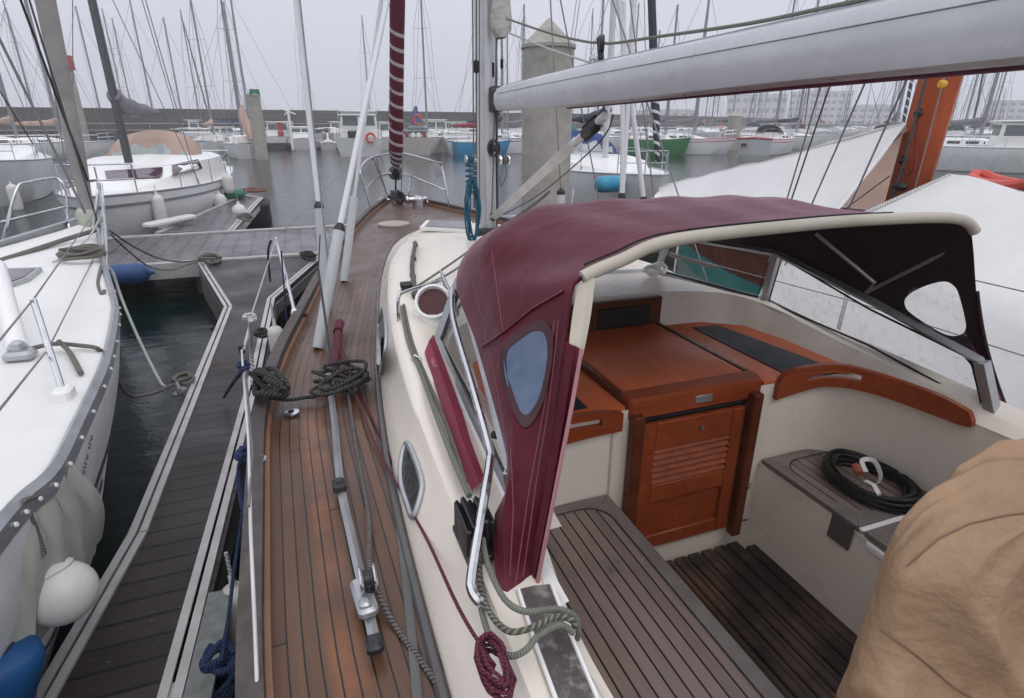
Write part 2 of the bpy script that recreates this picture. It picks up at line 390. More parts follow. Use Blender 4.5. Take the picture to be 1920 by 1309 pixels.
m.slab([[l, l.lerp(r, .5), r] for l, r in zip(lf, rt)], .05); m.build('planking', PW, fp, smooth=False)
m = MB()
FF = [F[0], F[1], F[2], V((F[3].x, 9.08, PZ))]; GG = [G[0], G[2], G[3], V((G[4].x+.15, 9.08, PZ))]
for a, b in zip(FF, FF[1:]): edge_strip(m, a, b, side=-1)
for a, b in zip(GG, GG[1:]): edge_strip(m, a, b, side=1)
m.build('edge_rail', PAL, fp, smooth=False)
m = MB()
for a, b in zip(FF, FF[1:]): m.prism([(a.x, a.y, .02), (b.x, b.y, .02), (b.x, b.y, .40), (a.x, a.y, .40)], ((.04, 0, 0)))
for a, b in zip(GG, GG[1:]): m.prism([(a.x, a.y, .30), (b.x, b.y, .30), (b.x, b.y, .40), (a.x, a.y, .40)], ((-.04, 0, 0)))
for y in (1.4, 3.6, 6.2, 8.2): m.box((-.68, y, .17), (.34, .9, .4))
m.build('float', FLOAT, fp, smooth=False)
m = MB(); a, b = A(395, 1120, z=PZ), A(350, 1309, z=PZ); b = a+(b-a)*1.6; dd = (b-a).normalized()
nn_ = V((-dd.y, dd.x, 0))*.042; m.box(((a.x+b.x)/2+nn_.x, (a.y+b.y)/2+nn_.y, PZ+.018), ((b-a).length, .092, .014), rz=math.atan2(dd.y, dd.x)); m.build('metal_patch', GALV, fp, smooth=False)
mp = root('walkway_pontoon', (0, 10.4, 0), 'main planked walkway pontoon crossing behind the finger pontoon', 'pontoon')
m = MB(); m.box((8, (MY0+MY1)/2, PZ-.03), (52, MY1-MY0-.2, .05)); m.build('planking', PWX, mp, smooth=False)
m = MB(); edge_strip(m, (-18, MY0, 0), (34, MY0, 0), w=.12, h=.22, side=1, top=PZ+.02); edge_strip(m, (-18, MY1, 0), (34, MY1, 0), w=.12, h=.22, side=-1, top=PZ+.02)
m.build('edge_rail', PAL, mp, smooth=False)
m = MB()
for i in range(13): m.box((-16+i*4, (MY0+MY1)/2, .12), (3.0, 2.2, .5))
m.build('float', FLOAT, mp, smooth=False)
# short finger beyond the walkway, with a tyre-black end
f2 = root('finger_pontoon', (-1.6, 15, 0), 'short grey finger pontoon beyond the walkway with fenders on its corner', 'pontoon')
q = [A(290, 437, z=PZ), A(455, 365, z=PZ), A(494, 371, z=PZ), A(440, 432, z=PZ)]
q[0].y = max(q[0].y, MY1+.02); q[3].y = max(q[3].y, MY1+.02)
m = MB(); m.slab([[q[0], q[3]], [q[1], q[2]]], .06); m.build('planking', PWX, f2, smooth=False)
m = MB(); edge_strip(m, q[3], q[2], w=.12, h=.2, side=1); edge_strip(m, q[2], q[1], w=.12, h=.2, side=1); edge_strip(m, q[1], q[0], w=.1, h=.16, side=1); m.build('edge_rail', PAL, f2, smooth=False)
m = MB(); c = (q[1]+q[2])/2; m.bbox((c.x+.05, c.y-.8, .2), (.7, 1.3, .5), .05); m.build('float', BLACKM, f2)
# ================================================================ THE YACHT WE STAND ON
CX = 1.5
GB = [(-1, 1.52), (.2, 1.66), (1.06, 1.745), (2.4, 1.775), (3.1, 1.71), (3.85, 1.575), (4.7, 1.43), (5.56, 1.255), (6.7, .98), (7.9, .64), (8.8, .33), (9.35, .12), (9.62, .015)]
ys = [-1+.15*i for i in range(71)]+[9.62]
ys = [y for y in ys if y < 9.6]+[9.62]
gb = [interp(GB, y) for y in ys]
for _ in range(2): gb = [gb[0]]+[(gb[i-1]+2*gb[i]+gb[i+1])/4 for i in range(1, len(gb)-1)]+[gb[-1]]
DZ = 1.15
dz = lambda y: DZ+max(0, (y-5))*.02
slz = lambda y: interp([(4.2, .20), (6.5, 0)], y)      # the starboard side deck sits a little lower
yt = root('sailing_yacht', (CX, 3, 0), 'the near sailing yacht with brown teak deck, cream cabin and burgundy spray hood', 'sailboat')
m = MB()
for sgn in (-1, 1):
    rows = [[(CX+sgn*b, y, dz(y)-(slz(y) if sgn > 0 else 0)), (CX+sgn*(b-.01), y, .92), (CX+sgn*b*.93, y-.02*max(0, y-7), .5), (CX+sgn*b*.72, y-.15*max(0, y-6.5), -.1)] for y, b in zip(ys, gb)]
    m.grid(rows, flip=(sgn > 0))
m.build('hull', HULLW, yt)
m = MB(); U = [[], []]
for sgn in (-1, 1):
    rows = []; uv = []
    for y, b in zip(ys, gb):
        lim = b-interp([(-1, 1.30), (.9, 1.30), (1.8, 1.275), (2.7, 1.19), (3.4, 1.09), (4.3, .95), (5.1, .78), (5.95, .55), (6.5, .25), (6.7, 0)], y)
        us = [min(b, lim)*k/14 for k in range(15)]
        rows.append([(CX+sgn*(b-u), y, dz(y)-(slz(y) if sgn > 0 else 0)+.035*(u/1.7)) for u in us]); uv.append([(u+.02, y) for u in us])
    m.grid(rows, uv, flip=(sgn > 0))
m.build('teak_deck', TEAK, yt, smooth=True)
# bulwark cap (dark weathered) with light inner bead
m = MB(); m2 = MB()
for sgn in (-1, 1):
    def rr(u0, u1, z0, z1):
        q = lambda y: dz(y)-(slz(y) if sgn > 0 else 0)
        return [[(CX+sgn*(b-u0), y, q(y)+z0), (CX+sgn*(b-u0), y, q(y)+z1), (CX+sgn*(b-u1), y, q(y)+z1), (CX+sgn*(b-u1), y, q(y)+z0)] for y, b in zip(ys, gb) if b > u1]
    m.grid(rr(-.010, .046, -.02, .075), flip=(sgn < 0)); m2.grid(rr(.046, .060, -.01, .030), flip=(sgn < 0))
m.build('toe_rail', WOODD, yt, ang=30); m2.build('bead', MAHOGD if 0 else mat('teak_bead', (.25, .13, .075), .4, var=.2), yt, ang=30)
# ---- coachroof: pairs (inner ledge L, roof edge T, base B), port half, aft -> forward centre
LL = [(.93, .0, 1.27), (.93, .9, 1.285), (.93, 1.5, 1.32), (.93, 2.1, 1.365), (.92, 2.42, 1.40), (.80, 2.60, 1.43), (.40, 2.65, 1.47), (0, 2.65, 1.48)]
TT = [(1.20, .0, 1.30), (1.19, .9, 1.33), (1.185, 1.7, 1.37), (1.16, 2.35, 1.405), (1.09, 3.05, 1.44), (.955, 3.85, 1.45), (.60, 4.95, 1.43), (.02, 5.95, 1.38)]
BB = [(1.315, .0, 1.15), (1.315, .9, 1.15), (1.29, 1.8, 1.15), (1.21, 2.7, 1.15), (1.11, 3.4, 1.15), (.98, 4.3, 1.15), (.55, 6.1, 1.16), (.02, 6.9, 1.18)]
TT[6:7] = [(.80, 4.42, 1.445), (.60, 4.98, 1.43), (.36, 5.55, 1.41)]; BB[6:7] = [(.83, 5.1, 1.16), (.62, 5.95, 1.165), (.34, 6.55, 1.175)]
LL[6:7] = [(.60, 2.64, 1.455), (.40, 2.65, 1.47), (.2, 2.65, 1.478)]
NP = 46
Ls, Ts, Bs = (smooth_pts(q, 6) for q in (LL, TT, BB)); idx = range(len(Ls))
LP = lambda y: interp([(.95, 1.045), (1.35, .985), (1.75, .93)], y)
LsP = [L.copy() for L in Ls]
for q in LsP:
    if q.y < 1.75: q.x = LP(q.y)
TsS = [T.copy() for T in Ts]
for q in TsS:
    lim = interp([(0, .985), (2.3, .985), (2.5, .98), (2.75, .88), (3.05, .70), (3.3, .64), (4.0, .62), (5, .55), (5.6, .34), (5.95, .02)], q.y)
    q.x = min(q.x, lim)
def side(sgn, p): return V((CX+sgn*p.x, p.y, p.z))
m = MB()
for sgn in (-1, 1):
    rows = []
    for L, T, B in zip(LsP if sgn < 0 else Ls, Ts if sgn < 0 else TsS, Bs):
        r = []
        for k in range(9):
            t = k/8; p = L.lerp(T, t); p.z += (.045 if sgn < 0 else .006 if p.y < 3.1 else .03)*sin(pi*t)*(1 if p.y > 2 else max(0, (p.y-1)*.5)*.6); r.append(side(sgn, p))
        e = T.lerp(B, .07); e.z = T.z-.012; r.append(side(sgn, e))
        for t in (.12, .5, .8, 1): 
            p = T.lerp(B, t); 
            if .3 < t < 1: p.x += .012; 
            r.append(side(sgn, p)+V((0, 0, (-.015-(slz(p.y)+.02 if sgn > 0 else 0)) if t == 1 else 0)))
        rows.append(r)
    m.grid(rows, flip=(sgn < 0))
m.build('coachroof', GEL, yt, ang=50)
from mathutils.bvhtree import BVHTree
def bvh_of(*mbs):
    vs = []; fs = []
    for b in mbs: fs += [tuple(i+len(vs) for i in f) for f in b.f]; vs += b.v
    return BVHTree.FromPolygons([tuple(v) for v in vs], fs)
ROOF = bvh_of(m)
def on(bvh, px, py, off=.005, dflt=1.43):
    d = (A(px, py, z=0)-EYE).normalized(); loc, nrm, i, t = bvh.ray_cast(EYE, d)
    if loc is None: return A(px, py, z=dflt)
    if nrm.dot(d) > 0: nrm = -nrm
    return loc+nrm*off
def onr(px, py, off=.005): return on(ROOF, px, py, off)
# rubber/grey skirt line along coachroof foot
m = MB()
m.tube([side(-1, B)+V((-.012, 0, .012)) for B in Bs], .014, 6)
m.build('foot_trim', mat('grey_wet_trim', (.09, .085, .085), .35), yt)
# ---- cockpit well
SZ, SOLZ, FLZ = .88, .42, 1.27
K = smooth_pts([(.41, 1.8, 0), (.64, 1.79, 0), (.76, 1.72, 0), (.84, 1.55, 0), (.885, 1.3, 0), (.90, .9, 0), (.90, 0, 0), (.90, -.8, 0)], 5)
KP = lambda x, y: x+interp([(.9, .115), (1.35, .05), (1.7, 0)], y) if y < 1.7 else x
m = MB()
Lw = [L for L in Ls]
for sgn in (-1, 1):
    # upper well wall : ledge down to shelf
    rows = []
    for L in Lw:
        if L.y < 1.78: continue
        b = V((L.x*.915 if L.y < 2.5 else L.x*.93, L.y-.05 if L.y > 2.4 else L.y, FLZ))
        rows.append([side(sgn, L), side(sgn, L.lerp(b, .06)+V((0, 0, -.004))), side(sgn, b)])
    m.grid(rows, flip=(sgn > 0))
    # ledge to backrest
    rows = []
    for i in range(20):
        y = -.6+2.42*i/19; xk = .90 if y < .9 else interp([(.9, .90), (1.3, .885), (1.55, .86), (1.82, .85)], y); zl = interp([(0, 1.27), (.9, 1.285), (1.5, 1.32), (1.82, 1.345)], y)
        lx = .93 if sgn > 0 else LP(y); xk = xk if sgn > 0 else KP(xk, y)
        rows.append([side(sgn, V((lx, y, zl))), side(sgn, V((lx-.012, y, zl-.012))), side(sgn, V((xk+.0, y, 1.26)))])
    m.grid(rows, flip=(sgn > 0))
    # backrest, curved
    KK = K if sgn > 0 else [V((KP(k.x, k.y), k.y, 0)) for k in K]
    m.grid([[side(sgn, k+V((0, 0, 1.262))), side(sgn, k+V((0, 0, SZ)))] for k in KK], flip=(sgn < 0))
    # seat front
    m.grid([[side(sgn, V((.41, y, SZ-.02))), side(sgn, V((.395, y, SOLZ-.02)))] for y in (1.8, .5, -.8)], flip=(sgn < 0))
    # coaming outer wall aft of the cabin end and filler behind the seat curve
    m.add([side(sgn, V(q)) for q in ((.395, 1.8, FLZ-.012), (.95, 1.8, FLZ-.012), (.95, 1.8, SZ-.02), (.395, 1.8, SZ-.02))], [(0, 1, 2, 3)])
    m.grid([[side(sgn, V((k.x, k.y, FLZ-.008))), side(sgn, V((.97, k.y, FLZ-.008)))] for k in K[:22]])
m.box((CX, 1.815, (.54+SOLZ)/2-.02), (.84, .03, .16))          # sill under the door
m.box((CX-.37, 1.815, .9), (.10, .03, .74)); m.box((CX+.36, 1.815, .9), (.12, .03, .74))
m.add([(CX-.86, 1.8, FLZ), (CX+.86, 1.8, FLZ), (CX+.86, 2.66, FLZ), (CX-.86, 2.66, FLZ)], [(0, 1, 2, 3)])
m.add([(CX-.42, -1, SOLZ-.03), (CX+.42, -1, SOLZ-.03), (CX+.42, 1.8, SOLZ-.03), (CX-.42, 1.8, SOLZ-.03)], [(0, 1, 2, 3)])
for sgn in (-1, 1): m.add([(CX+sgn*.40, -1, SZ-.02), (CX+sgn*1.02, -1, SZ-.02), (CX+sgn*.92, 1.8, SZ-.02), (CX+sgn*.40, 1.8, SZ-.02)], [(0, 1, 2, 3)])
m.build('cockpit_moulding', GEL, yt, ang=50)
# seats: planked teak, mitred border
def seat(nm, x0, x1, y0, y1, cor=.10, outer=None):
    """framed planked panel; outer(y) optional outboard edge"""
    bw = .055; base = MB(); base.slab([[(x, y, SZ+.004) for x in (x0+bw*.6, (x0+x1)/2, x1-bw*.6)] for y in (y0+bw*.6, y1-bw*.6)], .02)
    o = base.build(nm, SEAT, yt, smooth=False)
    fr = MB(); z = SZ+.007
    fr.prism([(x0, y0, z-.02), (x0+bw, y0+bw, z-.02), (x0+bw, y1-bw, z-.02), (x0, y1, z-.02)], (0, 0, .02))
    fr.prism([(x1, y0, z-.02), (x1, y1, z-.02), (x1-bw, y1-bw, z-.02), (x1-bw, y0+bw, z-.02)], (0, 0, .02))
    g = .0025
    fr.prism([(x0+g, y1, z-.02), (x0+bw+g, y1-bw, z-.02), (x1-bw-g, y1-bw, z-.02), (x1-g, y1, z-.02)], (0, 0, .02))
    fr.prism([(x0+g, y0, z-.02), (x1-g, y0, z-.02), (x1-bw-g, y0+bw, z-.02), (x0+bw+g, y0+bw, z-.02)], (0, 0, .02))
    f = fr.build('seat_border', mat('teak_border', (.17, .145, .135), .5, var=.2, scale=12, dirt=(.07, .06, .055), damt=.5), o, smooth=False)
    cc = MB()
    for (sx, X) in ((1, x0+bw), (-1, x1-bw)):
        for (sy, Y) in ((1, y0+bw), (-1, y1-bw)):
            cc.prism([(X, Y, z-.018)]+[(X+sx*cor*(1-sin(a)), Y+sy*cor*(1-cos(a)), z-.018) for a in [pi/2*k/6 for k in range(7)]], (0, 0, .019))
    cc.build('corner_fillet', _MC['teak_border'], o, smooth=False)
    cl = MB(); e = .003
    q = [(x0+bw, y0+bw+cor, z+.0012), (x0+bw, y1-bw-cor, z+.0012)]+[(x0+bw+cor*(1-cos(a)), y1-bw-cor*(1-sin(a)), z+.0012) for a in [pi/2*k/6 for k in range(7)]]
    q += [(x1-bw-cor*(1-sin(a)), y1-bw-cor*(1-cos(a)), z+.0012) for a in [pi/2*k/6 for k in range(7)]]+[(x1-bw, y0+bw+cor, z+.0012)]
    cl.tube(q, .0028, 4, flat=.6); cl.build('caulking', BLACKM, o)
    return o
seat('seat', CX-1.0, CX-.41, -.6, 1.79)
seat('seat', CX+.405, CX+.895, 1.265, 1.785)
seat('seat', CX+.405, CX+.895, .1, 1.235)
m = MB(); m.bbox((CX+.65, 1.25, SZ+.004), (.50, .022, .012), .004); m.bbox((CX+.402, .62, SZ-.035), (.022, 1.2, .035), .008); m.build('locker_joint', GELW, yt)
# sole grating
so_ = MB()
for i in range(11):
    x = CX-.375+i*.075; so_.bbox((x, .45, SOLZ+.012), (.066, 2.66 - (.10 if i in (0, 10) else 0), .026), .006)
so_.build('sole_grating', SOLE, yt)
# ---- companionway : hatch, door, panels
m = MB(); m.bbox((CX, 2.25, FLZ+.025), (.62, .76, .03), .006); hatch = m.build('sliding_hatch', MAHOG, yt)
m = MB(); m.bbox((CX, 1.835, FLZ-.004), (.67, .10, .10), .012); m.build('hatch_lip', MAHOGD if 0 else MAHOGX, hatch)
m = MB(); m.bbox((CX+.02, 1.783, FLZ-.002), (.085, .006, .035), .002); m.build('name_plate', ALU, hatch)
for s in (-1, 1): m = MB(); m.bbox((CX+s*.33, 2.23, FLZ+.018), (.03, .80, .045), .006); m.build('hatch_rail', MAHOGD, yt)
for s in (-1, 1):
    m = MB(); m.prism([(CX+s*.35, 1.80, FLZ+.003), (CX+s*.35, 2.63, FLZ+.003), (CX+s*.60, 2.60, FLZ+.003), (CX+s*.80, 2.45, FLZ+.003), (CX+s*.845, 2.2, FLZ+.003), (CX+s*.85, 1.75, FLZ+.003), (CX+s*.75, 1.80, FLZ+.003)], (0, 0, .012))
    sh = m.build('wood_shelf', MAHOG, yt, smooth=False)
    m = MB(); pad = [(s*.50+CX, 1.84), (s*.50+CX, 2.52), (s*.66+CX, 2.50), (s*.76+CX, 1.84)]; m.prism([(x, y, FLZ+.0155) for x, y in pad], (0, 0, .004)); m.build('nonslip_pad', NAVYP, sh, smooth=False)
# instrument panel on forward wall of well
m = MB(); a, b = A(1243, 548, y=2.6), A(1240, 600, y=2.6); x1 = a.x; m.bbox(((x1+.75)/2, 2.612, FLZ+.10), (x1-.75, .03, .185), .004); ip = m.build('instrument_panel', MAHOGX if 0 else varnish('panel_wood', (.10, .030, .016), (.17, .055, .028), .3, st=(2, 30, 30)), yt)
m = MB(); m.bbox((x1-.235, 2.594, FLZ+.10), (.33, .012, .115), .01); pn = m.build('instrument_cluster', BLACK, ip)
m = MB(); m.bbox((x1-.16, 2.586, FLZ+.105), (.055, .006, .04), .004); m.bbox((x1-.275, 2.586, FLZ+.105), (.055, .006, .04), .004); m.build('display', mat('lcd_glass', (.02, .04, .035), .1), ip)
# bulkhead timber boards with hand slots
def fiddle(sgn, pts, z0, z1, slot):
    m = MB(); P = smooth_pts(pts, 6); n = len(P); th = .028
    for i in range(n-1):
        t0, t1 = i/(n-1), (i+1)/(n-1); insl = slot[0] < (t0+t1)/2 < slot[1]
        a, b = P[i], P[i+1]; d = (b-a).normalized(); nn = V((-d.y, d.x, 0))*th
        e = lambda t: z0(t), 
        segs = [(lambda t: z0(t), lambda t: z1(t))]
        if insl: segs = [(lambda t: z0(t), lambda t: lerp(z0(t), z1(t), .42)), (lambda t: lerp(z0(t), z1(t), .72), lambda t: z1(t))]
        for lo, hi in segs:
            va = [V((a.x, a.y, lo(t0))), V((b.x, b.y, lo(t1))), V((b.x, b.y, hi(t1))), V((a.x, a.y, hi(t0)))]
            m.prism(va, nn if sgn > 0 else -nn)
    return m.build('handhold_board', MAHOGX, yt, smooth=False)
zt = lambda t: interp([(0, 1.27), (.04, 1.315), (.12, 1.335), (.45, 1.35), (.8, 1.335), (.95, 1.31), (1, 1.275)], t)
zb = lambda t: interp([(0, 1.195), (.3, 1.235), (.6, 1.25), (.9, 1.245), (1, 1.255)], t)
fiddle(1, [(1.915, 1.775, 0), (2.05, 1.77, 0), (2.16, 1.745, 0), (2.235, 1.67, 0), (2.295, 1.52, 0), (2.335, 1.34, 0), (2.35, 1.24, 0)], zb, zt, (.20, .52))
fiddle(-1, [(1.13, 1.775, 0), (.98, 1.77, 0), (.82, 1.745, 0), (.70, 1.66, 0), (.64, 1.5, 0)], lambda t: 1.19, lambda t: interp([(0, 1.27), (.15, 1.29), (.6, 1.32), (1, 1.3)], t), (.15, .5))
# door
dr = MB(); yd = 1.775; x0, x1, z0, z1 = CX-.27, CX+.25, .545, 1.205
def pane(x0, x1, z0, z1, y, d): dr.bbox(((x0+x1)/2, y+d/2, (z0+z1)/2), (x1-x0, d, z1-z0), .004)
st = .065
z1 = 1.192; pane(x0, x0+st, z0, z1, yd, .03); pane(x1-st, x1, z0, z1, yd, .03)
for a, b in ((z0, z0+.07), (z0+.25, z0+.34), (z1-.13, z1)): pane(x0+st+.001, x1-st-.001, a, b, yd+.001, .028)
pane(x0+st+.001, x1-st-.001, z0+.07, z0+.25, yd+.014, .01)
door = dr.build('companionway_door', MAHOGR, yt)
m = MB()
for k in range(6): m.box(((x0+x1)/2, yd+.012, z0+.36+k*.031), (x1-x0-2*st-.002, .008, .034), rx=R_(-38))
m.build('louvre', MAHOGR, door, smooth=False)
m = MB(); m.lathe([(.012, 0), (.012, .008), (.006, .01)], ((x0+x1)/2+.03, yd-.001, z1-.055), 10, (0, -1, 0)); m.build('lock', STEEL, door)
m = MB(); m.bbox((CX-.305, 1.772, .89), (.055, .045, .72), .006); m.build('door_jamb', MAHOGD, yt)
m = MB(); m.bbox((CX+.285, 1.765, .885), (.05, .05, .75), .006); m.build('door_jamb', MAHOGD, yt)
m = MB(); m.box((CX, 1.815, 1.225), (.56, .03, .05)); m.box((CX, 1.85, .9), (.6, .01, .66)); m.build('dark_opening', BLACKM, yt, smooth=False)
m = MB(); c = A(1394, 905, y=1.785); m.tube([c+V((-.02, -.01, .03)), c+V((.02, -.025, 0)), c+V((0, -.02, -.035)), c+V((-.03, -.01, -.03))], .005, 6); m.bbox((c.x-.015, 1.785, c.z), (.012, .012, .09), .003); m.build('door_hook', STEEL, yt)
m = MB(); c = A(1575, 1002, x=1.898); m.box((1.896, c.y, c.z+.02), (.006, .10, .12), ry=R_(2)); m.build('vent_plate', mat('grey_plate', (.10, .09, .085), .5), yt, smooth=False)
# coaming cap near camera (port)
m = MB(); zc1 = max(on(ROOF, x, y, .006, 1.29).z for x, y in ((972, 1105), (1003, 1204), (1028, 1270), (1040, 1180), (1060, 1240)))+.004
eL = [A(972, 1105, z=zc1), A(1003, 1204, z=zc1), A(1042, 1309, z=zc1)]; eR = [A(1034, 1095, z=zc1), A(1068, 1185, z=zc1), A(1120, 1309, z=zc1)]
eL.append(eL[-1]*2-eL[1]); eR.append(eR[-1]*2-eR[1]); a, d_, b, c_ = eL[0], eL[-1], eR[0], eR[-1]
m.slab([[l, l.lerp(r, .5)+V((0, 0, .004)), r] for l, r in zip(eL, eR)], .05); m.build('coaming_cap', mat('worn_cap_wood', (.075, .058, .056), .4, var=.3, scale=18, dirt=(.34, .33, .31), damt=.9, dscale=26), yt, smooth=False)
m = MB()
for q_ in (eL, eR): m.tube(q_, .005, 6)
m.build('cap_edge', GELW, yt)
# ---- windshield
WBS = {1: [(.96, 1.24, 1.295), (.97, 1.8, 1.34), (.965, 2.5, 1.40), (.62, 3.08, 1.465), (0, 3.14, 1.48)], -1: [(1.01, 1.24, 1.31), (.99, 1.8, 1.36), (.955, 2.46, 1.42), (.62, 3.08, 1.475), (0, 3.14, 1.48)]}
WTS = {1: [(.90, 1.30, 1.50), (.90, 1.8, 1.60), (.90, 2.40, 1.70), (.58, 2.93, 1.725), (0, 2.98, 1.73)], -1: [(1.05, 1.22, 1.50), (.955, 1.8, 1.61), (.85, 2.44, 1.70), (.56, 2.93, 1.725), (0, 2.98, 1.73)]}
ws = MB()
for s in (-1, 1):
    wb_, wt_ = [side(s, V(p)) for p in WBS[s]], [side(s, V(p)) for p in WTS[s]]
    for a, b in list(zip(wb_, wb_[1:])): ws.tube([a, b], .021, 4, flat=1.1)
    for a, b in list(zip(wt_, wt_[1:])): ws.tube([a, b], .019, 4)
    for i in (0, 2, 3): ws.tube([wb_[i], wt_[i]], .024 if i else .028, 4)
wsf = ws.build('windshield', ALU, yt, ang=20)
for s in (-1, 1):
    wb_, wt_ = [side(s, V(p)) for p in WBS[s]], [side(s, V(p)) for p in WTS[s]]
    g = MB(); g.add([wb_[0], wb_[1], wb_[2], wt_[2], wt_[1], wt_[0]], [(0, 1, 2, 3, 4, 5)]); g.build('pane', GLASS, wsf, smooth=False)
    g = MB(); g.add([wb_[2], wb_[3], wt_[3], wt_[2]], [(0, 1, 2, 3)]); g.build('pane', GLASS, wsf, smooth=False)
for s in (-1, 1):
    b_, t_ = [side(s, V(p)) for p in WBS[s]], [side(s, V(p)) for p in WTS[s]]
    for q in ([b_[0], b_[1], b_[2], t_[2], t_[1], t_[0]], [b_[2], b_[3], t_[3], t_[2]]):
        c = sum(q, V((0, 0, 0)))/len(q); gk = MB(); gk.tube([c+(p-c)*(1-.026/max(.1, (p-c).length)*1.6)-V((s*.004, 0, 0)) for p in q], .0055, 4, closed=True); gk.build('gasket', BLACKM, wsf)

g = MB(); g.add([side(-1, V(WBS[-1][3])), side(1, V(WBS[1][3])), side(1, V(WTS[1][3])), side(-1, V(WTS[-1][3]))], [(0, 1, 2, 3)]); g.build('pane', GLASS, wsf, smooth=False)
m = MB()   # white sill under the port glass, screws
wb_ = [side(-1, V(p)) for p in WBS[-1]]
m.grid([[p+V((-.035, 0, -.03)), p+V((-.03, 0, .0)), p+V((.0, 0, .012))] for p in resample([wb_[0]-V((0, .3, .02)), wb_[0], wb_[1], wb_[2], wb_[2]+V((.03, .06, .0))], 14)], flip=True)
m.build('sill', GELW, wsf)
m = MB()
for k in range(5): p = wb_[0].lerp(wb_[2], .1+.2*k)+V((-.032, 0, -.004)); m.lathe([(.006, 0), (.006, .004), (.003, .006)], p, 8, (-.7, 0, .7))
m.build('screw', STEEL, wsf)
# burgundy strip with lettering along the sill (port)
bs = [onr(797, 668, .02), onr(830, 775, .02), onr(850, 845, .02), onr(884, 930, .02)]; bi = [onr(808, 640, .035), onr(858, 770, .035), onr(880, 845, .035), onr(908, 925, .035)]
m = MB(); m.grid([[a+V((0, 0, -.01)), a, (a+b)/2+V((0, 0, .012)), b] for a, b in zip(smooth_pts(bs, 5), smooth_pts(bi, 5))]); bst = m.build('canvas_strip', canvas('strip_canvas', (.21, .015, .042), rough=.6), yt)
def lettering(txt, p0, p1, nz, size, mt, par, nm='lettering', ext=.0006, align='LEFT'):
    fc = bpy.data.curves.new(nm, 'FONT'); fc.body = txt; fc.size = size; fc.extrude = ext; fc.resolution_u = 2
    fo = bpy.data.objects.new(nm, fc); col.objects.link(fo); dg = bpy.context.evaluated_depsgraph_get()
    me = bpy.data.meshes.new_from_object(fo.evaluated_get(dg)); bpy.data.objects.remove(fo)
    dx = (p1-p0).normalized(); nz = V(nz).normalized(); dy = nz.cross(dx).normalized(); nz = dx.cross(dy)
    M3 = Matrix(((dx.x, dy.x, nz.x), (dx.y, dy.y, nz.y), (dx.z, dy.z, nz.z)))
    g = MB(); g.add([p0+M3 @ v.co for v in me.vertices], [tuple(p.vertices) for p in me.polygons]); return g.build(nm, mt, par, smooth=False)
lettering('Fellow 37', A(807, 674, z=bs[0].z+.018), A(821, 716, z=bs[0].z+.017), (-.2, 0, 1), .021, mat('pink_thread', (.50, .20, .27), .6), bst)
# ---- sprayhood : windshield top -> forward bow -> aft bow
def hoodline(h): # half profile mirrored, port -> stb
    return [V((CX-p[0], p[1], p[2])) for p in h]+[V((CX+p[0], p[1], p[2])) for p in h[::-1]]
NH = 120; NR = 24
C0 = resample(smooth_pts([A(962, 1187, z=1.27), A(930, 1085, z=1.34), A(928, 960, z=1.43), side(-1, V((1.06, 1.22, 1.505))), side(-1, V((.965, 1.8, 1.62))), side(-1, V((.87, 2.43, 1.71))), side(-1, V((.58, 2.95, 1.74))), V((CX, 3.0, 1.745)), side(1, V((.60, 2.95, 1.735))), side(1, V((.905, 2.42, 1.71))), side(1, V((.91, 1.9, 1.625))), side(1, V((.91, 1.45, 1.54))), A(1838, 705, y=1.3), A(1850, 790, y=1.26), A(1880, 815, y=1.24)], 6), NH+1)
C1 = resample(smooth_pts([A(966, 1187, z=1.27), A(950, 1085, z=1.34), A(945, 960, z=1.46), side(-1, V((1.03, 1.26, 1.60))), side(-1, V((.95, 1.6, 1.74))), side(-1, V((.885, 1.98, 1.86))), side(-1, V((.82, 2.08, 1.95))), side(-1, V((.64, 2.14, 2.03))), side(-1, V((.38, 2.15, 2.055))), V((CX, 2.15, 2.06)), side(1, V((.38, 2.15, 2.05))), side(1, V((.64, 2.14, 2.02))), side(1, V((.84, 2.06, 1.93))), side(1, V((.90, 1.88, 1.80))), side(1, V((.93, 1.5, 1.64))), A(1845, 700, y=1.29), A(1868, 790, y=1.25), A(1895, 822, y=1.24)], 6), NH+1)
C2 = resample(smooth_pts([A(985, 1180, z=1.25), A(1003, 1060, z=1.31), A(1022, 920, y=1.12), A(1042, 760, y=1.22), A(1056, 640, y=1.31), A(1070, 545, y=1.385), A(1090, 518, y=1.40), A(1160, 487, y=1.40), A(1260, 449, y=1.40), A(1500, 421, y=1.40), A(1650, 410, y=1.40), A(1775, 408, y=1.40), A(1815, 422, y=1.40), A(1824, 455, y=1.39), A(1832, 560, y=1.36), A(1848, 650, y=1.33), A(1876, 740, y=1.29), A(1914, 832, y=1.24)], 6), NH+1)
rows = []
for j in range(NR+1):
    t = j/NR; r = []
    for i in range(NH+1):
        s = i/NH; a, b, c = C0[i], C1[i], C2[i]; top = max(0, min(1, (min(s, 1-s)-.24)/.1))
        if t < .42:
            tt = t/.42; p = a.lerp(b, tt); n = V(((s-.5)*1.0, .55, .8)).normalized(); p = p+n*(sin(pi*tt)*(.003+.026*top))
        else:
            tt = (t-.42)/.58; p = b.lerp(c, tt)+V((0, 0, 1))*sin(pi*tt)*(-.010*top)
        side_w = 1-top                                   # slack creases in the cloth
        p = p+V((0, 0, 1))*(.0045*top*sin(s*95+t*7)*sin(pi*t)+.003*sin(t*16+s*20)*top)+V((1, .3, 0))*(.0022*side_w*sin(pi*t)*sin(t*9+s*34))
        r.append(p)
    rows.append(r)
def proj(p):
    d = p-EYE; w_ = d.dot(FW); return 960+FPX*d.dot(RT)/w_, 654.5-FPX*d.dot(UP)/w_
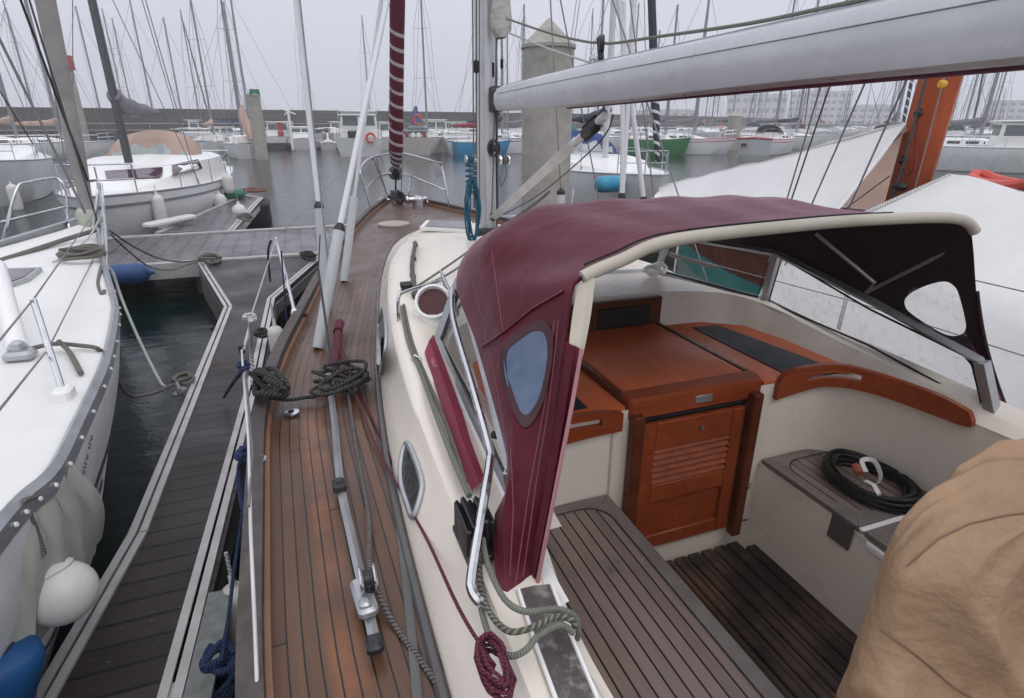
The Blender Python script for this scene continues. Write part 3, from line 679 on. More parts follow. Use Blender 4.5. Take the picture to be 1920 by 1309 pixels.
def inside(x, y, poly):
    c = False; n = len(poly)
    for i in range(n):
        (xa, ya), (xb, yb) = poly[i], poly[i-1]
        if (ya > y) != (yb > y) and x < (xb-xa)*(y-ya)/(yb-ya)+xa: c = not c
    return c
PWIN = [(1000, 622), (1018, 622), (1028, 640), (1028, 680), (1015, 740), (998, 772), (985, 780), (972, 765), (955, 715), (950, 680), (955, 655), (975, 638)]
SWIN = [(1770, 527), (1790, 535), (1800, 552), (1812, 600), (1811, 620), (1795, 630), (1765, 624), (1712, 590), (1698, 572), (1702, 556), (1730, 538)]
def shrink(poly, k): cx_ = sum(p[0] for p in poly)/len(poly); cy_ = sum(p[1] for p in poly)/len(poly); return [(cx_+(x-cx_)*k, cy_+(y-cy_)*k) for x, y in poly]
def cutgrid(mb):
    kf, ku = [], []
    for f, u in zip(mb.f, mb.uv):
        c = sum((mb.v[i] for i in f), V((0, 0, 0)))/len(f); x, y = proj(c)
        if (c.x < 1.0 and inside(x, y, shrink(PWIN, 1.10))) or (c.x > 2.0 and inside(x, y, shrink(SWIN, 1.22))): continue
        kf.append(f); ku.append(u)
    mb.f, mb.uv = kf, ku
hd = MB(); hd.grid(rows)
HB = bvh_of(hd); cutgrid(hd)
def gnorm(i, j):
    a = rows[min(j+1, NR)][i]-rows[max(j-1, 0)][i]; b = rows[j][min(i+1, NH)]-rows[j][max(i-1, 0)]; n = a.cross(b)
    if n.length < 1e-9: return V((0, 0, 0))
    n.normalize(); c = V((CX, 1.7, 1.4)); return n if n.dot(c-rows[j][i]) > 0 else -n
inner = [[rows[j][i]+gnorm(i, j)*.011 for i in range(NH+1)] for j in range(NR+1)]
hood = hd.build('sprayhood', BURG, yt, ang=70)
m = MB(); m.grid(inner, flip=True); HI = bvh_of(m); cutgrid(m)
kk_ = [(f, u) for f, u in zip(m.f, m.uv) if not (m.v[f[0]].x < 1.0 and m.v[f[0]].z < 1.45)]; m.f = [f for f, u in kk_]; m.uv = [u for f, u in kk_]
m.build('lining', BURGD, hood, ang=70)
for poly, bb_, off in ((PWIN, HB, .003), (SWIN, HI, .003)):
    pts = [on(bb_, x, y, off) for x, y in poly]; P = smooth_pts(pts, 4, closed=True); c = sum(P, V((0, 0, 0)))/len(P)
    g = MB(); g.add([c]+[c+(p-c)*1.12 for p in P], [(0, i+1, (i+1) % len(P)+1) for i in range(len(P))]); hw = g.build('hood_window', VINYL if poly is PWIN else clear('clear_vinyl', (.8, .8, .82), .1, .15), hood)
    pin = [(p.x, p.y) for p in smooth_pts([V((x, y, 0)) for x, y in poly], 4, closed=True)]
    g = MB(); g.grid([[on(bb_, x, y, .005) for x, y in shrink(pin, k)] for k in ((.99, 1.1, 1.26) if poly is PWIN else (1.0, 1.15, 1.42))], closed=True); g.build('window_seam', mat('dark_burgundy_seam', (.045, .012, .017), .7) if poly is PWIN else BURGD, hw)
# stitched seams on the port side
def seam(pix, bb_=None, r=.0016, mt=None, off=.001):
    P = [on(bb_ or HB, x, y, off) for x, y in resample2(pix, 18)]; m = MB(); m.tube(P, r, 4); return m.build('seam', mt or mat('seam_thread', (.19, .07, .08), .7), hood)
def resample2(pix, n): return [(p.x, p.y) for p in resample([V((x, y, 0)) for x, y in pix], n)]
seam([(906, 650), (945, 625), (1000, 580), (1058, 547)], r=.005, mt=BURG, off=.003)
seam([(885, 525), (905, 600), (915, 650), (935, 740), (952, 840), (957, 900)]); seam([(922, 470), (935, 560), (943, 620)])
seam([(1048, 600), (1030, 760), (1003, 920), (980, 1080)]); seam([(1040, 600), (1022, 760), (990, 930), (965, 1100)]); seam([(958, 840), (962, 960), (955, 1080)])
# beige roll along the aft bow
m = MB(); m.tube([p+V((0, -.012, .0)) for p in [p for p in C2 if 1082 < proj(p)[0] < 1823 and p.z > 1.93]], .019, 10); m.build('edge_roll', BEIGE, hood)
m = MB(); m.tube([p+V((0, .035, .012)) for p in [p for p in C2 if 1100 < proj(p)[0] < 1700 and p.z > 1.93]], .0035, 5); m.build('zip', BLACKM, hood)
for sl in (C2[-27:], C2[:40]):
    m = MB(); m.tube([p+V((0, -.004, 0)) for p in sl], .006, 6); m.build('edge_binding', BURGD if sl[0].x > 1.5 else BURG, hood)
m = MB()   # loose beige flap and hanging leg of the port corner
fl = smooth_pts([A(1082, 535, y=1.39), A(1072, 600, y=1.33), A(1066, 660, y=1.27), A(1072, 672, y=1.26)], 4); fr = smooth_pts([A(1117, 512, y=1.38), A(1108, 590, y=1.32), A(1092, 670, y=1.25), A(1080, 690, y=1.24)], 4)
m.grid([[a, (a+b)/2+V((0, -.015, 0)), b] for a, b in zip(fl, fr)]); m.build('corner_flap', BEIGE, hood)
m = MB()   # bunched aft leg of the hood on the port side
p1 = smooth_pts([A(1062, 640, y=1.27), A(1046, 760, y=1.17), A(1020, 920, y=1.10), A(985, 1100, y=1.06), A(975, 1175, y=1.03)], 6)
p2 = smooth_pts([A(1090, 655, y=1.25), A(1072, 760, y=1.15), A(1045, 900, y=1.08), A(1010, 1080, y=1.03), A(990, 1180, y=1.01)], 6)
m.grid([[a, a.lerp(b, .3)+V((.0, -.02, .0)), a.lerp(b, .6)+V((0, .01, 0)), b] for a, b in zip(p1, p2)])
m.build('folded_leg', BURG, hood)
m = MB(); m.tube(p2, .0055, 5); m.build('leg_piping', mat('pink_piping', (.36, .17, .19), .6), hood)
# oval clear windows, proud of the panel (port) and stb
def hood_window(pix, planes, mtl, frame):
    pts = smooth_pts([A(px, py, y=pl) for (px, py), pl in zip(pix, planes)], 6, closed=True); c = sum(pts, V((0, 0, 0)))/len(pts)
    g = MB(); g.add([c]+pts, [(0, i+1, (i+1) % len(pts)+1) for i in range(len(pts))]); o = g.build('hood_window', mtl, hood, smooth=True)
    g = MB(); g.tube(pts, .008, 6, closed=True); g.build('window_seam', frame, o)
# ---- dodger frame tubes inside starboard, grab rails
def rodm(pts, r, nm, mt=STEEL, par=yt, k=4):
    m = MB(); m.tube(smooth_pts(pts, k) if k > 1 else pts, r, 8); return m.build(nm, mt, par)
rodm([A(1530, 438, y=2.0), A(1640, 530, x=2.36), A(1625, 548, x=2.39)], .009, 'hood_strut', ALU, hood, 1)
rodm([A(1625, 548, x=2.39), A(1710, 505, x=2.36), A(1810, 455, y=1.42)], .009, 'hood_strut', ALU, hood, 1)
rodm([A(880, 562, z=1.64), A(872, 540, z=1.665), A(856, 535, z=1.665), A(848, 545, z=1.655), A(850, 600, z=1.63), A(884, 720, z=1.575), A(916, 835, z=1.51), A(918, 870, z=1.50), A(905, 950, z=1.46), A(885, 1075, z=1.39), A(885, 1105, z=1.375), A(896, 1125, z=1.365), A(910, 1135, z=1.34)], .0125, 'grab_rail', STEEL)
rodm([A(924, 815, z=1.50), A(948, 820, z=1.48)], .012, 'rail_bracket', BLACK, yt, 1)
# ---- ventilator cowl + guard rail
vt = MB(); c = A(815, 606, z=1.43); vt.lathe([(.085, -.03), (.082, .0), (.064, .02), (.06, .06)], c, 18); 
ax = V((-.25, -.75, .62)).normalized(); c2 = c+V((0, 0, .10))
vt.lathe([(.055, -.09), (.072, -.06), (.08, -.02), (.088, .03), (.088, .04), (.076, .04), (.07, .0), (.05, -.05)], c2+ax*.0, 20, ax)
vent = vt.build('ventilator_cowl', GELW, yt)
m = MB(); m.lathe([(.0, 0), (.074, .0), (.074, .004)], c2+ax*.012, 20, ax); m.build('cowl_throat', mat('dark_red_throat', (.06, .006, .008), .5), vent)
rodm([A(748, 606, z=1.43), A(747, 560, z=1.56), A(758, 548, z=1.58), A(800, 535, z=1.58), A(832, 524, z=1.58)], .009, 'vent_guard')
rodm([A(826, 508, z=1.58), A(850, 562, z=1.60), A(858, 590, z=1.5)], .009, 'vent_guard', k=1)
rodm([A(832, 524, z=1.58), A(842, 575, z=1.43)], .009, 'vent_guard', k=1)
m = MB(); c = A(748, 610, z=1.425); m.lathe([(.022, 0), (.02, .008), (.01, .012)], c, 12); m.build('rail_foot', STEEL, yt)
m = MB(); c = A(762, 550, z=1.46); m.bbox(c+V((0, 0, .03)), (.05, .07, .06), .008); m.tube([c+V((-.03, 0, .05)), c+V((.03, 0, .05))], .018, 10); m.build('turning_block', BLACK, yt)
# wooden handrail on roof
m = MB(); hp = [A(779, 460, z=1.49), A(776, 480, z=1.49), A(773, 505, z=1.485), A(776, 535, z=1.48), A(779, 563, z=1.475)]; P = smooth_pts(hp, 4)
m.tube([p+V((0, 0, .022)) for p in P], .014, 6); 
for p in P[::5]: m.bbox(p+V((0, 0, .005)), (.03, .06, .035), .006)
m.build('roof_handrail', WOODD, yt)
for s in (1,):
    m = MB(); m.tube([V((2*CX-p.x, p.y, p.z+.022)) for p in P], .014, 6); m.build('roof_handrail', WOODD, yt)
# port side windows in coachroof
def portlight(pix, ypl, nm='portlight'):
    # lies on the sloping coachroof side: intersect pixel ray with local side plane
    pass
def side_plane_point(px, py, off=.006):
    d = (A(px, py, z=0)-EYE); best = None
    for i in range(len(Ts)-1):
        a, b, c = side(-1, Ts[i]), side(-1, Bs[i]), side(-1, Bs[i+1]); n = (b-a).cross(c-a)
        if n.length < 1e-9: continue
        n.normalize(); n = n if n.x < 0 else -n
        t = (a-EYE).dot(n)/d.dot(n); p = EYE+d*t; e = (side(-1, Bs[i+1])-b); u = (p-b).dot(e)/e.dot(e)
        if -.05 <= u <= 1.05: 
            return p+n*off
    return EYE+d*.4
def portlight(pix):
    P = smooth_pts([onr(*p, .008) for p in pix], 5, closed=True); c = sum(P, V((0, 0, 0)))/len(P)
    m = MB(); m.tube(P, .010, 6, closed=True); o = m.build('portlight', ALU, yt)
    g = MB(); g.add([c]+P, [(0, i+1, (i+1) % len(P)+1) for i in range(len(P))]); g.build('pane', mat('portlight_glass', (.045, .05, .052), .12, var=.5, scale=40, bump=.3, bscale=90), o)
portlight([(766, 832), (779, 855), (794, 900), (793, 930), (779, 970), (769, 950), (756, 905), (757, 862)])
portlight([(722, 580), (727, 620), (725, 655), (714, 700), (710, 670), (712, 620), (717, 590)])
# roof & deck fittings
m = MB(); a, b, c, d = A(787, 432, z=1.45), A(800, 419, z=1.45), A(885, 421, z=1.45), A(885, 438, z=1.45)
m.prism([a, d, c, b], (0, 0, .03)); fh = m.build('fore_hatch', GELW, yt, smooth=False)
cen = (a+b+c+d)/4; m = MB(); m.prism([cen+(p-cen)*.82+V((0, 0, .03)) for p in (a, d, c, b)], (0, 0, .006)); m.build('hatch_glass', mat('grey_acrylic', (.12, .11, .13), .15), fh, smooth=False)
m = MB(); c = A(738, 420, z=1.21); m.lathe([(.19, -.01), (.19, .008), (.17, .016), (0.01, .018)], c, 28); m.build('anchor_locker_lid', mat('beige_lid', (.36, .31, .27), .5, bump=.2, bscale=200), yt)
m = MB(); c = A(546, 774, z=1.165); m.lathe([(.035, 0), (.034, .005), (.02, .007)], c, 20); df = m.build('deck_filler', STEEL, yt)
m = MB(); m.lathe([(.014, 0), (.013, .003)], c+V((0, 0, .0075)), 12); m.build('filler_hole', BLACKM, df)
m = MB(); c = A(915, 470, z=1.53); m.lathe([(.07, 0), (.07, .05), (.05, .09), (.02, .11)], A(905, 470, z=1.5), 16, (.2, -.3, 1)); m.build('vent_dome', GELW, yt)
# genoa track, slider car, sheet lead block
ta, tb = A(613, 688, z=1.185), A(706, 1200, z=1.185)
tpts = [A(613, 690, z=1.185), A(626, 780, z=1.185), A(638, 905, z=1.185), A(660, 1010, z=1.185), A(683, 1110, z=1.185), A(703, 1205, z=1.185)]
m = MB(); m.tube(smooth_pts(tpts, 4), .0135, 4, flat=.7); tr = m.build('genoa_track', ALU, yt, ang=20)
m = MB(); c = A(636, 910, z=1.20); m.bbox(c, (.045, .06, .035), .008, rz=.05); m.tube([c+V((-.012, -.005, .015)), c+V((.012, -.005, .015))], .014, 8); m.build('track_stop', RUBBER, tr)
m = MB(); c = A(702, 1208, z=1.195); m.bbox(c, (.04, .05, .03), .008); m.build('track_end', BLACK, tr)
m = MB(); c = A(682, 1120, z=1.205); m.bbox(c, (.05, .13, .03), .008, rz=.1); m.bbox(c+V((0, -.04, .012)), (.03, .03, .03), .006); car = m.build('track_car', ALU, yt)
m = MB(); c3 = A(690, 1085, z=1.25)
for s in (-1, 1): m.lathe([(.0, -.004), (.034, -.004), (.036, 0), (.034, .004), (.0, .004)], c3+V((s*.018, 0, 0)), 18, (1, 0, 0))
m.build('block_cheek', STEEL, car)
m = MB(); m.lathe([(.024, -.012), (.02, 0), (.024, .012)], c3, 16, (1, 0, 0)); m.bbox(c3+V((0, -.0, -.03)), (.018, .04, .05), .005); m.build('sheave', BLACK, car)
# line organiser / clutches (black) beside the windshield
cl = A(893, 985, z=1.40); m = MB()
for k in range(5): m.bbox(cl+V((-.035+.016*k, .0, .01*(k % 2))), (.014, .13-.008*k, .085), .006, rx=R_(4))
m.bbox(cl+V((0, .045, .0)), (.075, .03, .06), .006); m.bbox(cl+V((.0, -.0, -.05)), (.09, .15, .02), .004); m.build('rope_clutch', BLACK, yt)
# forward end of roof lines running aft
ROPES = []
def rope_part(pts, r, mt, nm='running_line', k=5, n=7):
    m = MB(); m.tube(smooth_pts(pts, k) if k > 1 else pts, r, n); return m.build(nm, mt, yt)
rope_part([A(752, 575, z=1.47), A(765, 640, z=1.44), A(790, 700, z=1.43), A(822, 790, z=1.41), A(850, 860, z=1.40), A(880, 930, z=1.39)], .009, R_GRN)
rope_part([A(757, 572, z=1.47), A(772, 640, z=1.44), A(800, 710, z=1.42), A(838, 800, z=1.40), A(872, 905, z=1.39)], .008, R_OLD)
rope_part([A(770, 545, z=1.50), A(820, 512, z=1.53), A(880, 470, z=1.55), A(930, 430, z=1.55)], .007, R_OLD)
rope_part([A(780, 540, z=1.50), A(830, 520, z=1.53), A(890, 480, z=1.55), A(935, 440, z=1.55)], .007, R_GRN)
rope_part([A(632, 640, z=1.25), A(690, 800, z=1.19), A(745, 910, z=1.2), A(800, 1010, z=1.25), A(860, 1140, z=1.33), A(915, 1230, z=1.33)], .0045, R_BUR)
rope_part([A(640, 650, z=1.2), A(700, 790, z=1.17), A(800, 1000, z=1.17), A(850, 1120, z=1.175), A(905, 1309, z=1.19)], .0045, R_BUR)
rope_part([A(652, 730, z=1.18), A(668, 840, z=1.17), A(690, 960, z=1.18), A(694, 1060, z=1.20), A(708, 1110, z=1.20), A(745, 1180, z=1.165), A(790, 1240, z=1.165), A(840, 1312, z=1.165)], .0075, rope_mat('rope_dark_fleck', (.05, .045, .045), (.17, .15, .14), 80))
m = MB(); m.tube(smooth_pts([A(738, 905, z=1.165), A(756, 1050, z=1.165), A(770, 1180, z=1.165), A(782, 1312, z=1.165)], 4), .012, 5, flat=.2); m.build('jackline', mat('grey_webbing', (.10, .10, .10), .5), yt)
# padeyes
m = MB(); c = A(783, 678, z=1.42); m.tube([c+V((-.02, .02, 0)), c+V((-.01, 0, .03)), c+V((.01, -.015, .02)), c+V((0, -.02, 0))], .006, 6); m.build('padeye', STEEL, yt)
# ---- mast
def oval(cx, cy, rx, ry, z, n=20, dy=0): return [(cx+rx*cos(2*pi*i/n), cy+dy+ry*sin(2*pi*i/n), z) for i in range(n)]
m = MB(); m.grid([oval(CX-.022, 4.62, .074, .10, z) for z in (1.47, 3, 6, 10, 14.5)], closed=True); m.add(oval(CX-.022, 4.62, .074, .10, 14.5), [tuple(range(20))]); mast = m.build('mast', MASTM, yt)
m = MB()
for z in (3.13, 2.72): m.bbox((CX-.0+.012, 4.53, z), (.022, .012, .10), .01)
m.build('halyard_slot', BLACKM, mast)
m = MB(); m.bbox((CX+.045, 4.56, 2.50), (.03, .07, .20), .006); m.bbox((CX-.035, 4.5, 1.52), (.20, .14, .06), .01); m.tube([(CX+.03, 4.52, 1.47), (CX+.03, 4.52, 2.46)], .007, 6); m.build('mast_track', RUBBER, mast)
for (px, py, s, mt) in ((882, 300, -1, R_TEAL), (945, 300, 1, R_OLD)):
    c = A(px, py, y=4.52); m = MB(); m.lathe([(.035, 0), (.035, .02), (.022, .03), (.022, .065), (.036, .075), (.036, .085), (.015, .09)], (c.x-s*.045, c.y, c.z), 18, (s, 0, 0)); wq = m.build('mast_winch', STEEL, mast)
    m = MB(); m.tube([(c.x-s*.045+s*(.033+.008*k/12), c.y+.03*cos(2*pi*k/12), c.z+.03*sin(2*pi*k/12)) for k in range(49)], .005, 5); m.build('winch_turns', mt, wq)
m = MB(); c = A(926, 278, y=4.5); m.tube([c+V((.042*cos(a), 0, .055*sin(a))) for a in [2*pi*k/16 for k in range(16)]], .014, 7, closed=True); m.lathe([(.0, -.02), (.028, -.015), (.028, .015), (.0, .02)], c, 14, (0, -1, 0)); m.build('mast_block', BLACK, mast)
m = MB(); c = A(893, 125, y=4.5); m.bbox(c, (.05, .04, .09), .015); m.bbox(A(941, 120, y=4.5), (.022, .03, .07), .01); m.build('halyard_shackle', BLACKM, mast)
for (xa, ya, xb, yb, mt, r) in ((886, 0, 889, 390, R_OLD, .006), (893, -5, 893, 420, WIRED, .005), (928, 190, 922, 400, R_OLD, .006), (932, 200, 934, 395, WIRED, .005), (899, 0, 899, 420, R_OLD, .004)):
    a, b = A(xa, ya, y=4.49), A(xb, yb, y=4.49); a = b+(a-b)*3.2
    m = MB(); m.tube([b, a], r, 5); m.build('halyard', mt, mast)
m = MB(); P = smooth_pts([A(944, 300, y=4.5), A(950, 325, y=4.5), A(940, 350, y=4.5), A(937, 330, y=4.5)], 4); m.tube(P, .005, 5); m.build('halyard', R_OLD, mast)
m = MB(); m.tube([A(935, 195, y=4.4), A(938, 205, y=4.42)], .01, 5)
# bunched white sail at mast head of boom (foot of the furling main), wrapped with line
m = MB(); zz = [A(942, py, y=4.42).z for py in (-60, 0, 30, 55, 72)]
m.grid([[(CX+.035+rx*(1+.12*sin(5*a+z*9))*cos(a), 4.42+.07*sin(a), z) for a in [2*pi*k/18 for k in range(18)]] for z, rx in zip(zz, (.05, .062, .075, .075, .03))], closed=True)
m.build('bagged_sail', canvas('grey_sailcloth', (.45, .44, .42), rough=.7, wr=.6, ws=14), yt)
# ---- boom
m = MB(); prof = [(.055, -.075), (.035, -.085), (-.035, -.085), (-.055, -.075), (-.072, -.03), (-.072, .03), (-.05, .07), (-.012, .085), (.012, .085), (.05, .07), (.072, .03), (.072, -.03)]
bz = lambda y: 2.512+.048*(4.3-y)/3.4
bs_ = lambda y: interp([(-1.2, 1.1), (1.5, 1.08), (2.8, 1.16), (3.6, 1.08), (4.28, .95)], y)
m.grid([[(CX+a*bs_(y), y, bz(y)+b*bs_(y)) for a, b in prof] for y in (4.28, 3.6, 2.8, 1.5, .3, -1.2)], closed=True, flip=True); m.add([(CX+a*.95, 4.28, bz(4.28)+b*.95) for a, b in prof], [tuple(range(12))]); boom = m.build('boom', mat('boom_white', (.55, .56, .58), .32, .15, var=.05, dirt=(.4, .4, .42), damt=.5, dscale=2), yt, ang=30)
m = MB(); m.tube([(CX, 4.2, bz(4.2)+.084), (CX, 2.8, bz(2.8)+.1), (CX, 1.5, bz(1.5)+.094), (CX, -1.2, bz(-1.2)+.096)], .008, 5); m.build('luff_groove', ALU, boom)
m = MB()
for s in (-1, 1): m.tube([*[(CX+s*(.072*bs_(y)+.0005), y, bz(y)+.03*bs_(y)) for y in (4.2, 3.6, 2.8, 1.5, -1.2)]], .0022, 4)
m.build('boom_groove', mat('groove_grey', (.22, .22, .23), .5), boom)
m = MB(); m.tube([(CX+.01, 3.2, bz(3.2)-.098), (CX+.01, 1.5, bz(1.5)-.096), (CX+.01, -1.2, bz(-1.2)-.098)], .010, 5, flat=.6); m.build('foot_strip', canvas('boom_burgundy', (.13, .02, .05), rough=.6), boom)
m = MB(); m.bbox((CX, 4.33, 2.515), (.13, .14, .15), .02); m.bbox((CX-.0, 4.44, 2.515), (.07, .12, .18), .01); m.build('gooseneck', RUBBER, boom)
# vang strut
va, vb = A(925, 408, x=CX), A(1142, 210, x=CX); m = MB(); m.tube([va, va.lerp(vb, .80)], .044, 4, flat=.8); m.tube([va.lerp(vb, .78), va.lerp(vb, .98)], .022, 8); vg = m.build('boom_vang', mat('vang_grey', (.62, .62, .62), .4, .2), yt, ang=25)
m = MB(); d = (vb-va).normalized(); c = va.lerp(vb, .90); m.bbox(c, (.05, .20, .075), .025, rx=-math.atan2(vb.z-va.z, va.y-vb.y)); m.build('vang_block', BLACK, vg); m = MB(); m.bbox(va+d*.02, (.06, .06, .06), .01); m.build('vang_hinge', BLACK, vg)
rope_part([A(945, 402, x=1.56), A(1000, 372, x=1.56), A(1055, 330, x=1.56), A(1130, 260, x=1.55), A(1150, 215, x=1.52)], .004, WIRED, 'vang_wire', 3, 5)
rope_part([A(940, 425, x=1.58), A(990, 392, x=1.58), A(1030, 360, x=1.58)], .010, R_OLD, 'vang_tail', 3)
# topping block and reef line over the boom
m = MB(); c = A(1128, 82, x=CX); m.lathe([(.0, -.015), (.04, -.012), (.04, .012), (.0, .015)], c, 16, (.9, -.4, 0)); m.bbox(c+V((0, .01, -.02)), (.03, .035, .12), .012, rx=-.25); m.build('boom_block', BLACK, yt)
m = MB(); c = A(1112, 108, x=CX); m.bbox(c, (.03, .05, .03), .01); m.tube([A(1128, 95, x=CX), A(1122, 112, x=CX), A(1115, 116, x=CX)], .006, 6); m.build('shackle', STEEL, yt)
rope_part([A(950, 35, x=CX), A(1030, 62, x=CX), A(1110, 80, x=CX), A(1128, 72, x=CX), A(1140, 82, x=CX), A(1240, 68, x=CX), A(1400, 45, x=CX), A(1560, 12, x=CX), A(1800, -40, x=CX)], .0065, R_GRN, 'reef_line', 4)
rope_part([A(955, 62, x=CX), A(1030, 92, x=CX), A(1108, 118, x=CX)], .006, R_WHT, 'reef_line', 4)
# ---- shrouds with white tubes and thick grey sleeves
def ext(a, b, t): return a+(b-a)*t
def shroud(base, mid, top, far, r1=.032, r2=.017, cap=True, fade=WIRE):
    m = MB(); m.tube([base, mid], r1, 14); o = m.build('shroud', GREYP, yt)
    if r2: g = MB(); g.tube([mid, ext(mid, top, far)], r2, 10); g.build('shroud_sleeve', mat('white_tube', (.66, .67, .69), .3, var=.03), o)
    if cap: g = MB(); g.lathe([(r1*1.05, -.01), (r1*1.0, .01), (r2*1.1, .035)], mid, 14, (top-mid)); g.build('sleeve_cap', BLACK, o)
b1 = A(612, 578, z=1.16); m1 = A(598, 388, y=4.12); t1 = A(555, 0, y=4.35); shroud(b1, m1, t1, 3.2)
b2 = A(596, 652, z=1.16); m2_ = A(636, 430, y=3.48); t2 = A(728, -10, y=4.02); shroud(b2, m2_, t2, 2.2)
b3 = A(645, 527, z=1.16); m3_ = A(664, 370, y=4.90); t3 = A(716, -10, y=4.72); shroud(b3, m3_, t3, 2.2, r2=.014, cap=False)
def wirep(a, b, r=.004, mt=WIRED, nm='stay_wire', t=1.): m = MB(); m.tube([a, ext(a, b, t)], r, 5); return m.build(nm, mt, yt)
wirep(A(622, 560, z=1.3), A(562, 0, y=4.3), .006, WIRE, t=3)
wirep(A(625, 700, z=1.19), A(597, 505, y=3.35), .007, RUBBER)
wirep(A(597, 505, y=3.35), A(600, 440, y=3.4), .004)
# foremast strops (burgundy bag on deck)
m = MB(); m.tube([A(633, 622, z=1.20), A(637, 606, z=1.21)], .028, 10); m.tube([A(628, 690, z=1.175), A(631, 655, z=1.19), A(634, 625, z=1.2)], [.018, .024, .022], 9); m.build('bungee_bag', R_BUR, yt)
for (xa, ya, xb, yb, r_) in ((1166, 368, 1190, -10, .024), (1207, 374, 1176, 130, .022), (1166, 368, 1168, 150, .019)):
    a_, c_ = A(xa, ya, y=4.7), A(xb, yb, y=4.7); g = MB(); g.tube([a_, a_+(c_-a_)*1.6], r_, 10); g.build('shroud_sleeve', mat('white_tube', (.66, .67, .69), .3, var=.03), yt)
    g = MB(); g.lathe([(.034, -.02), (.034, .01), (.025, .03)], a_, 12, c_-a_); g.build('sleeve_cap', BLACK, yt)
a_, c_ = A(1050, 420, y=4.3), A(1052, 362, y=4.3); g = MB(); g.tube([a_, c_], .034, 12); g.build('shroud', GREYP, yt); g = MB(); g.lathe([(.036, -.01), (.034, .015), (.01, .04)], c_, 12, (0, 0, 1)); g.build('sleeve_cap', BLACK, yt); wirep(c_, A(1032, 0, y=4.45), .006, WIRE, t=1.5)
# ---- pulpit, furler, windlass
def prod(pix, yps, r=.013, nm='pulpit', k=3): return rodm([A(px, py, y=yy) for (px, py), yy in zip(pix, yps)], r, nm, STEEL, yt, k)
prod([(697, 397), (682, 345), (676, 316), (698, 296), (712, 330), (722, 352)], [8.1, 8.1, 8.15, 8.7, 8.9, 9.0])
prod([(676, 316), (700, 295), (745, 286)], [8.15, 8.7, 9.7])
prod([(745, 290), (760, 288), (820, 305), (828, 312), (838, 360), (842, 388)], [9.7, 9.6, 8.3, 8.2, 8.1, 8.1])
prod([(684, 358), (712, 330), (750, 326), (770, 330), (836, 357)], [8.1, 8.9, 9.5, 9.0, 8.1])
prod([(770, 330), (768, 355), (763, 372)], [9.0, 9.0, 9.0])
prod([(706, 297), (713, 325), (722, 355), (725, 372)], [8.8, 8.9, 9.0, 9.0])
m = MB(); a = [A(811, 306, y=8.35), A(826, 307, y=8.2), A(832, 330, y=8.2), A(818, 333, y=8.3), A(813, 320, y=8.33)]; m.prism(a, (0, .02, 0)); m.build('pulpit_board', mat('grey_vinyl', (.42, .42, .45), .5), yt)
fb = A(742, 325, x=CX); ft = A(745, 0, x=CX); 
m = MB(); m.lathe([(.045, 0), (.10, .01), (.10, .025), (.06, .04), (.06, .10), (.10, .115), (.10, .13), (.04, .14)], fb-V((0, -.02, .06)), 20, (0, -.43, .9)); m.tube([A(742, 392, x=CX), fb], .014, 6); m.build('furling_drum', BLACK, yt)
dirf = (ft-fb); m = MB(); rows = []
prof_f = [(.03, .035), (.08, .085), (.16, .105), (.3, .10), (.5, .098), (.8, .095), (1.2, .10), (2, .09), (4.5, .03)]
m.tube([fb+dirf*t for t, r in prof_f], [r for t, r in prof_f], 22)
t = NT('furled_genoa_cloth'); sp = t.n('ShaderNodeSeparateXYZ'); t.t.links.new(t.tc.outputs['UV'], sp.inputs[0])
L0 = t.math('ADD', t.math('MULTIPLY', sp.outputs[1], 5.4), t.math('MULTIPLY', sp.outputs[0], 1.0)); fr_ = t.math('FRACT', L0)
stripe = t.math('MULTIPLY', t.math('LESS_THAN', fr_, .24), t.math('LESS_THAN', sp.outputs[1], 1.98))
low = t.math('LESS_THAN', sp.outputs[1], .32)
cc = t.mix(stripe, (.11, .008, .024), (.50, .44, .46)); cc = t.mix(low, cc, t.mix(t.math('LESS_THAN', t.math('FRACT', t.math('MULTIPLY', L0, 2.2)), .5), (.06, .012, .02), (.40, .36, .37)))
hi = t.math('MULTIPLY', t.math('LESS_THAN', t.math('FRACT', t.math('ADD', t.math('MULTIPLY', sp.outputs[1], 1.6), sp.outputs[0])), .16), t.math('GREATER_THAN', sp.outputs[1], 2.25))
cc = t.mix(hi, cc, (.50, .44, .46)); t.set('Base Color', cc); t.set('Roughness', .6); t.bump(L0, .1, .01); FG = t.m
gen = m.build('furled_genoa', FG, yt)
c = A(741, 62, x=CX); m = MB(); c = c+V((-.0, -.11, -.02)); m.lathe([(.052, 0), (.052, .004), (.044, .005)], c, 22, (-.15, -1, .1)); em = m.build('sail_emblem', mat('emblem_grey', (.35, .30, .33), .5), gen)
m = MB(); m.add([c+V(q) for q in ((-.035, -.008, -.02), (.0, -.009, .035), (.03, -.008, .028), (-.002, -.009, .0))], [(0, 1, 2, 3)]); m.build('emblem_bird', mat('emblem_dark', (.10, .03, .05), .5), em)
wirep(A(752, 392, x=CX+.12), A(759, 0, x=CX+.1), .005, WIRED, t=2.5)
wirep(A(725, 230, y=8), A(735, 160, y=8), .004)
m = MB(); c = A(768, 385, z=1.25); m.lathe([(.05, 0), (.06, .03), (.035, .05), (.035, .12), (.06, .14), (.05, .17)], c+V((-.05, 0, .08)), 18, (1, 0, 0)); m.bbox(c+V((.13, 0, .03)), (.14, .20, .18), .03); m.lathe([(.03, 0), (.045, .02), (.03, .05)], c+V((.20, 0, .08)), 14, (1, 0, 0)); wl = m.build('windlass', STEEL, yt)
m = MB(); c = A(745, 365, z=1.35)
for s in (-1, 1): m.bbox(c+V((s*.05, .0, -.02)), (.02, .5, .14), .006)
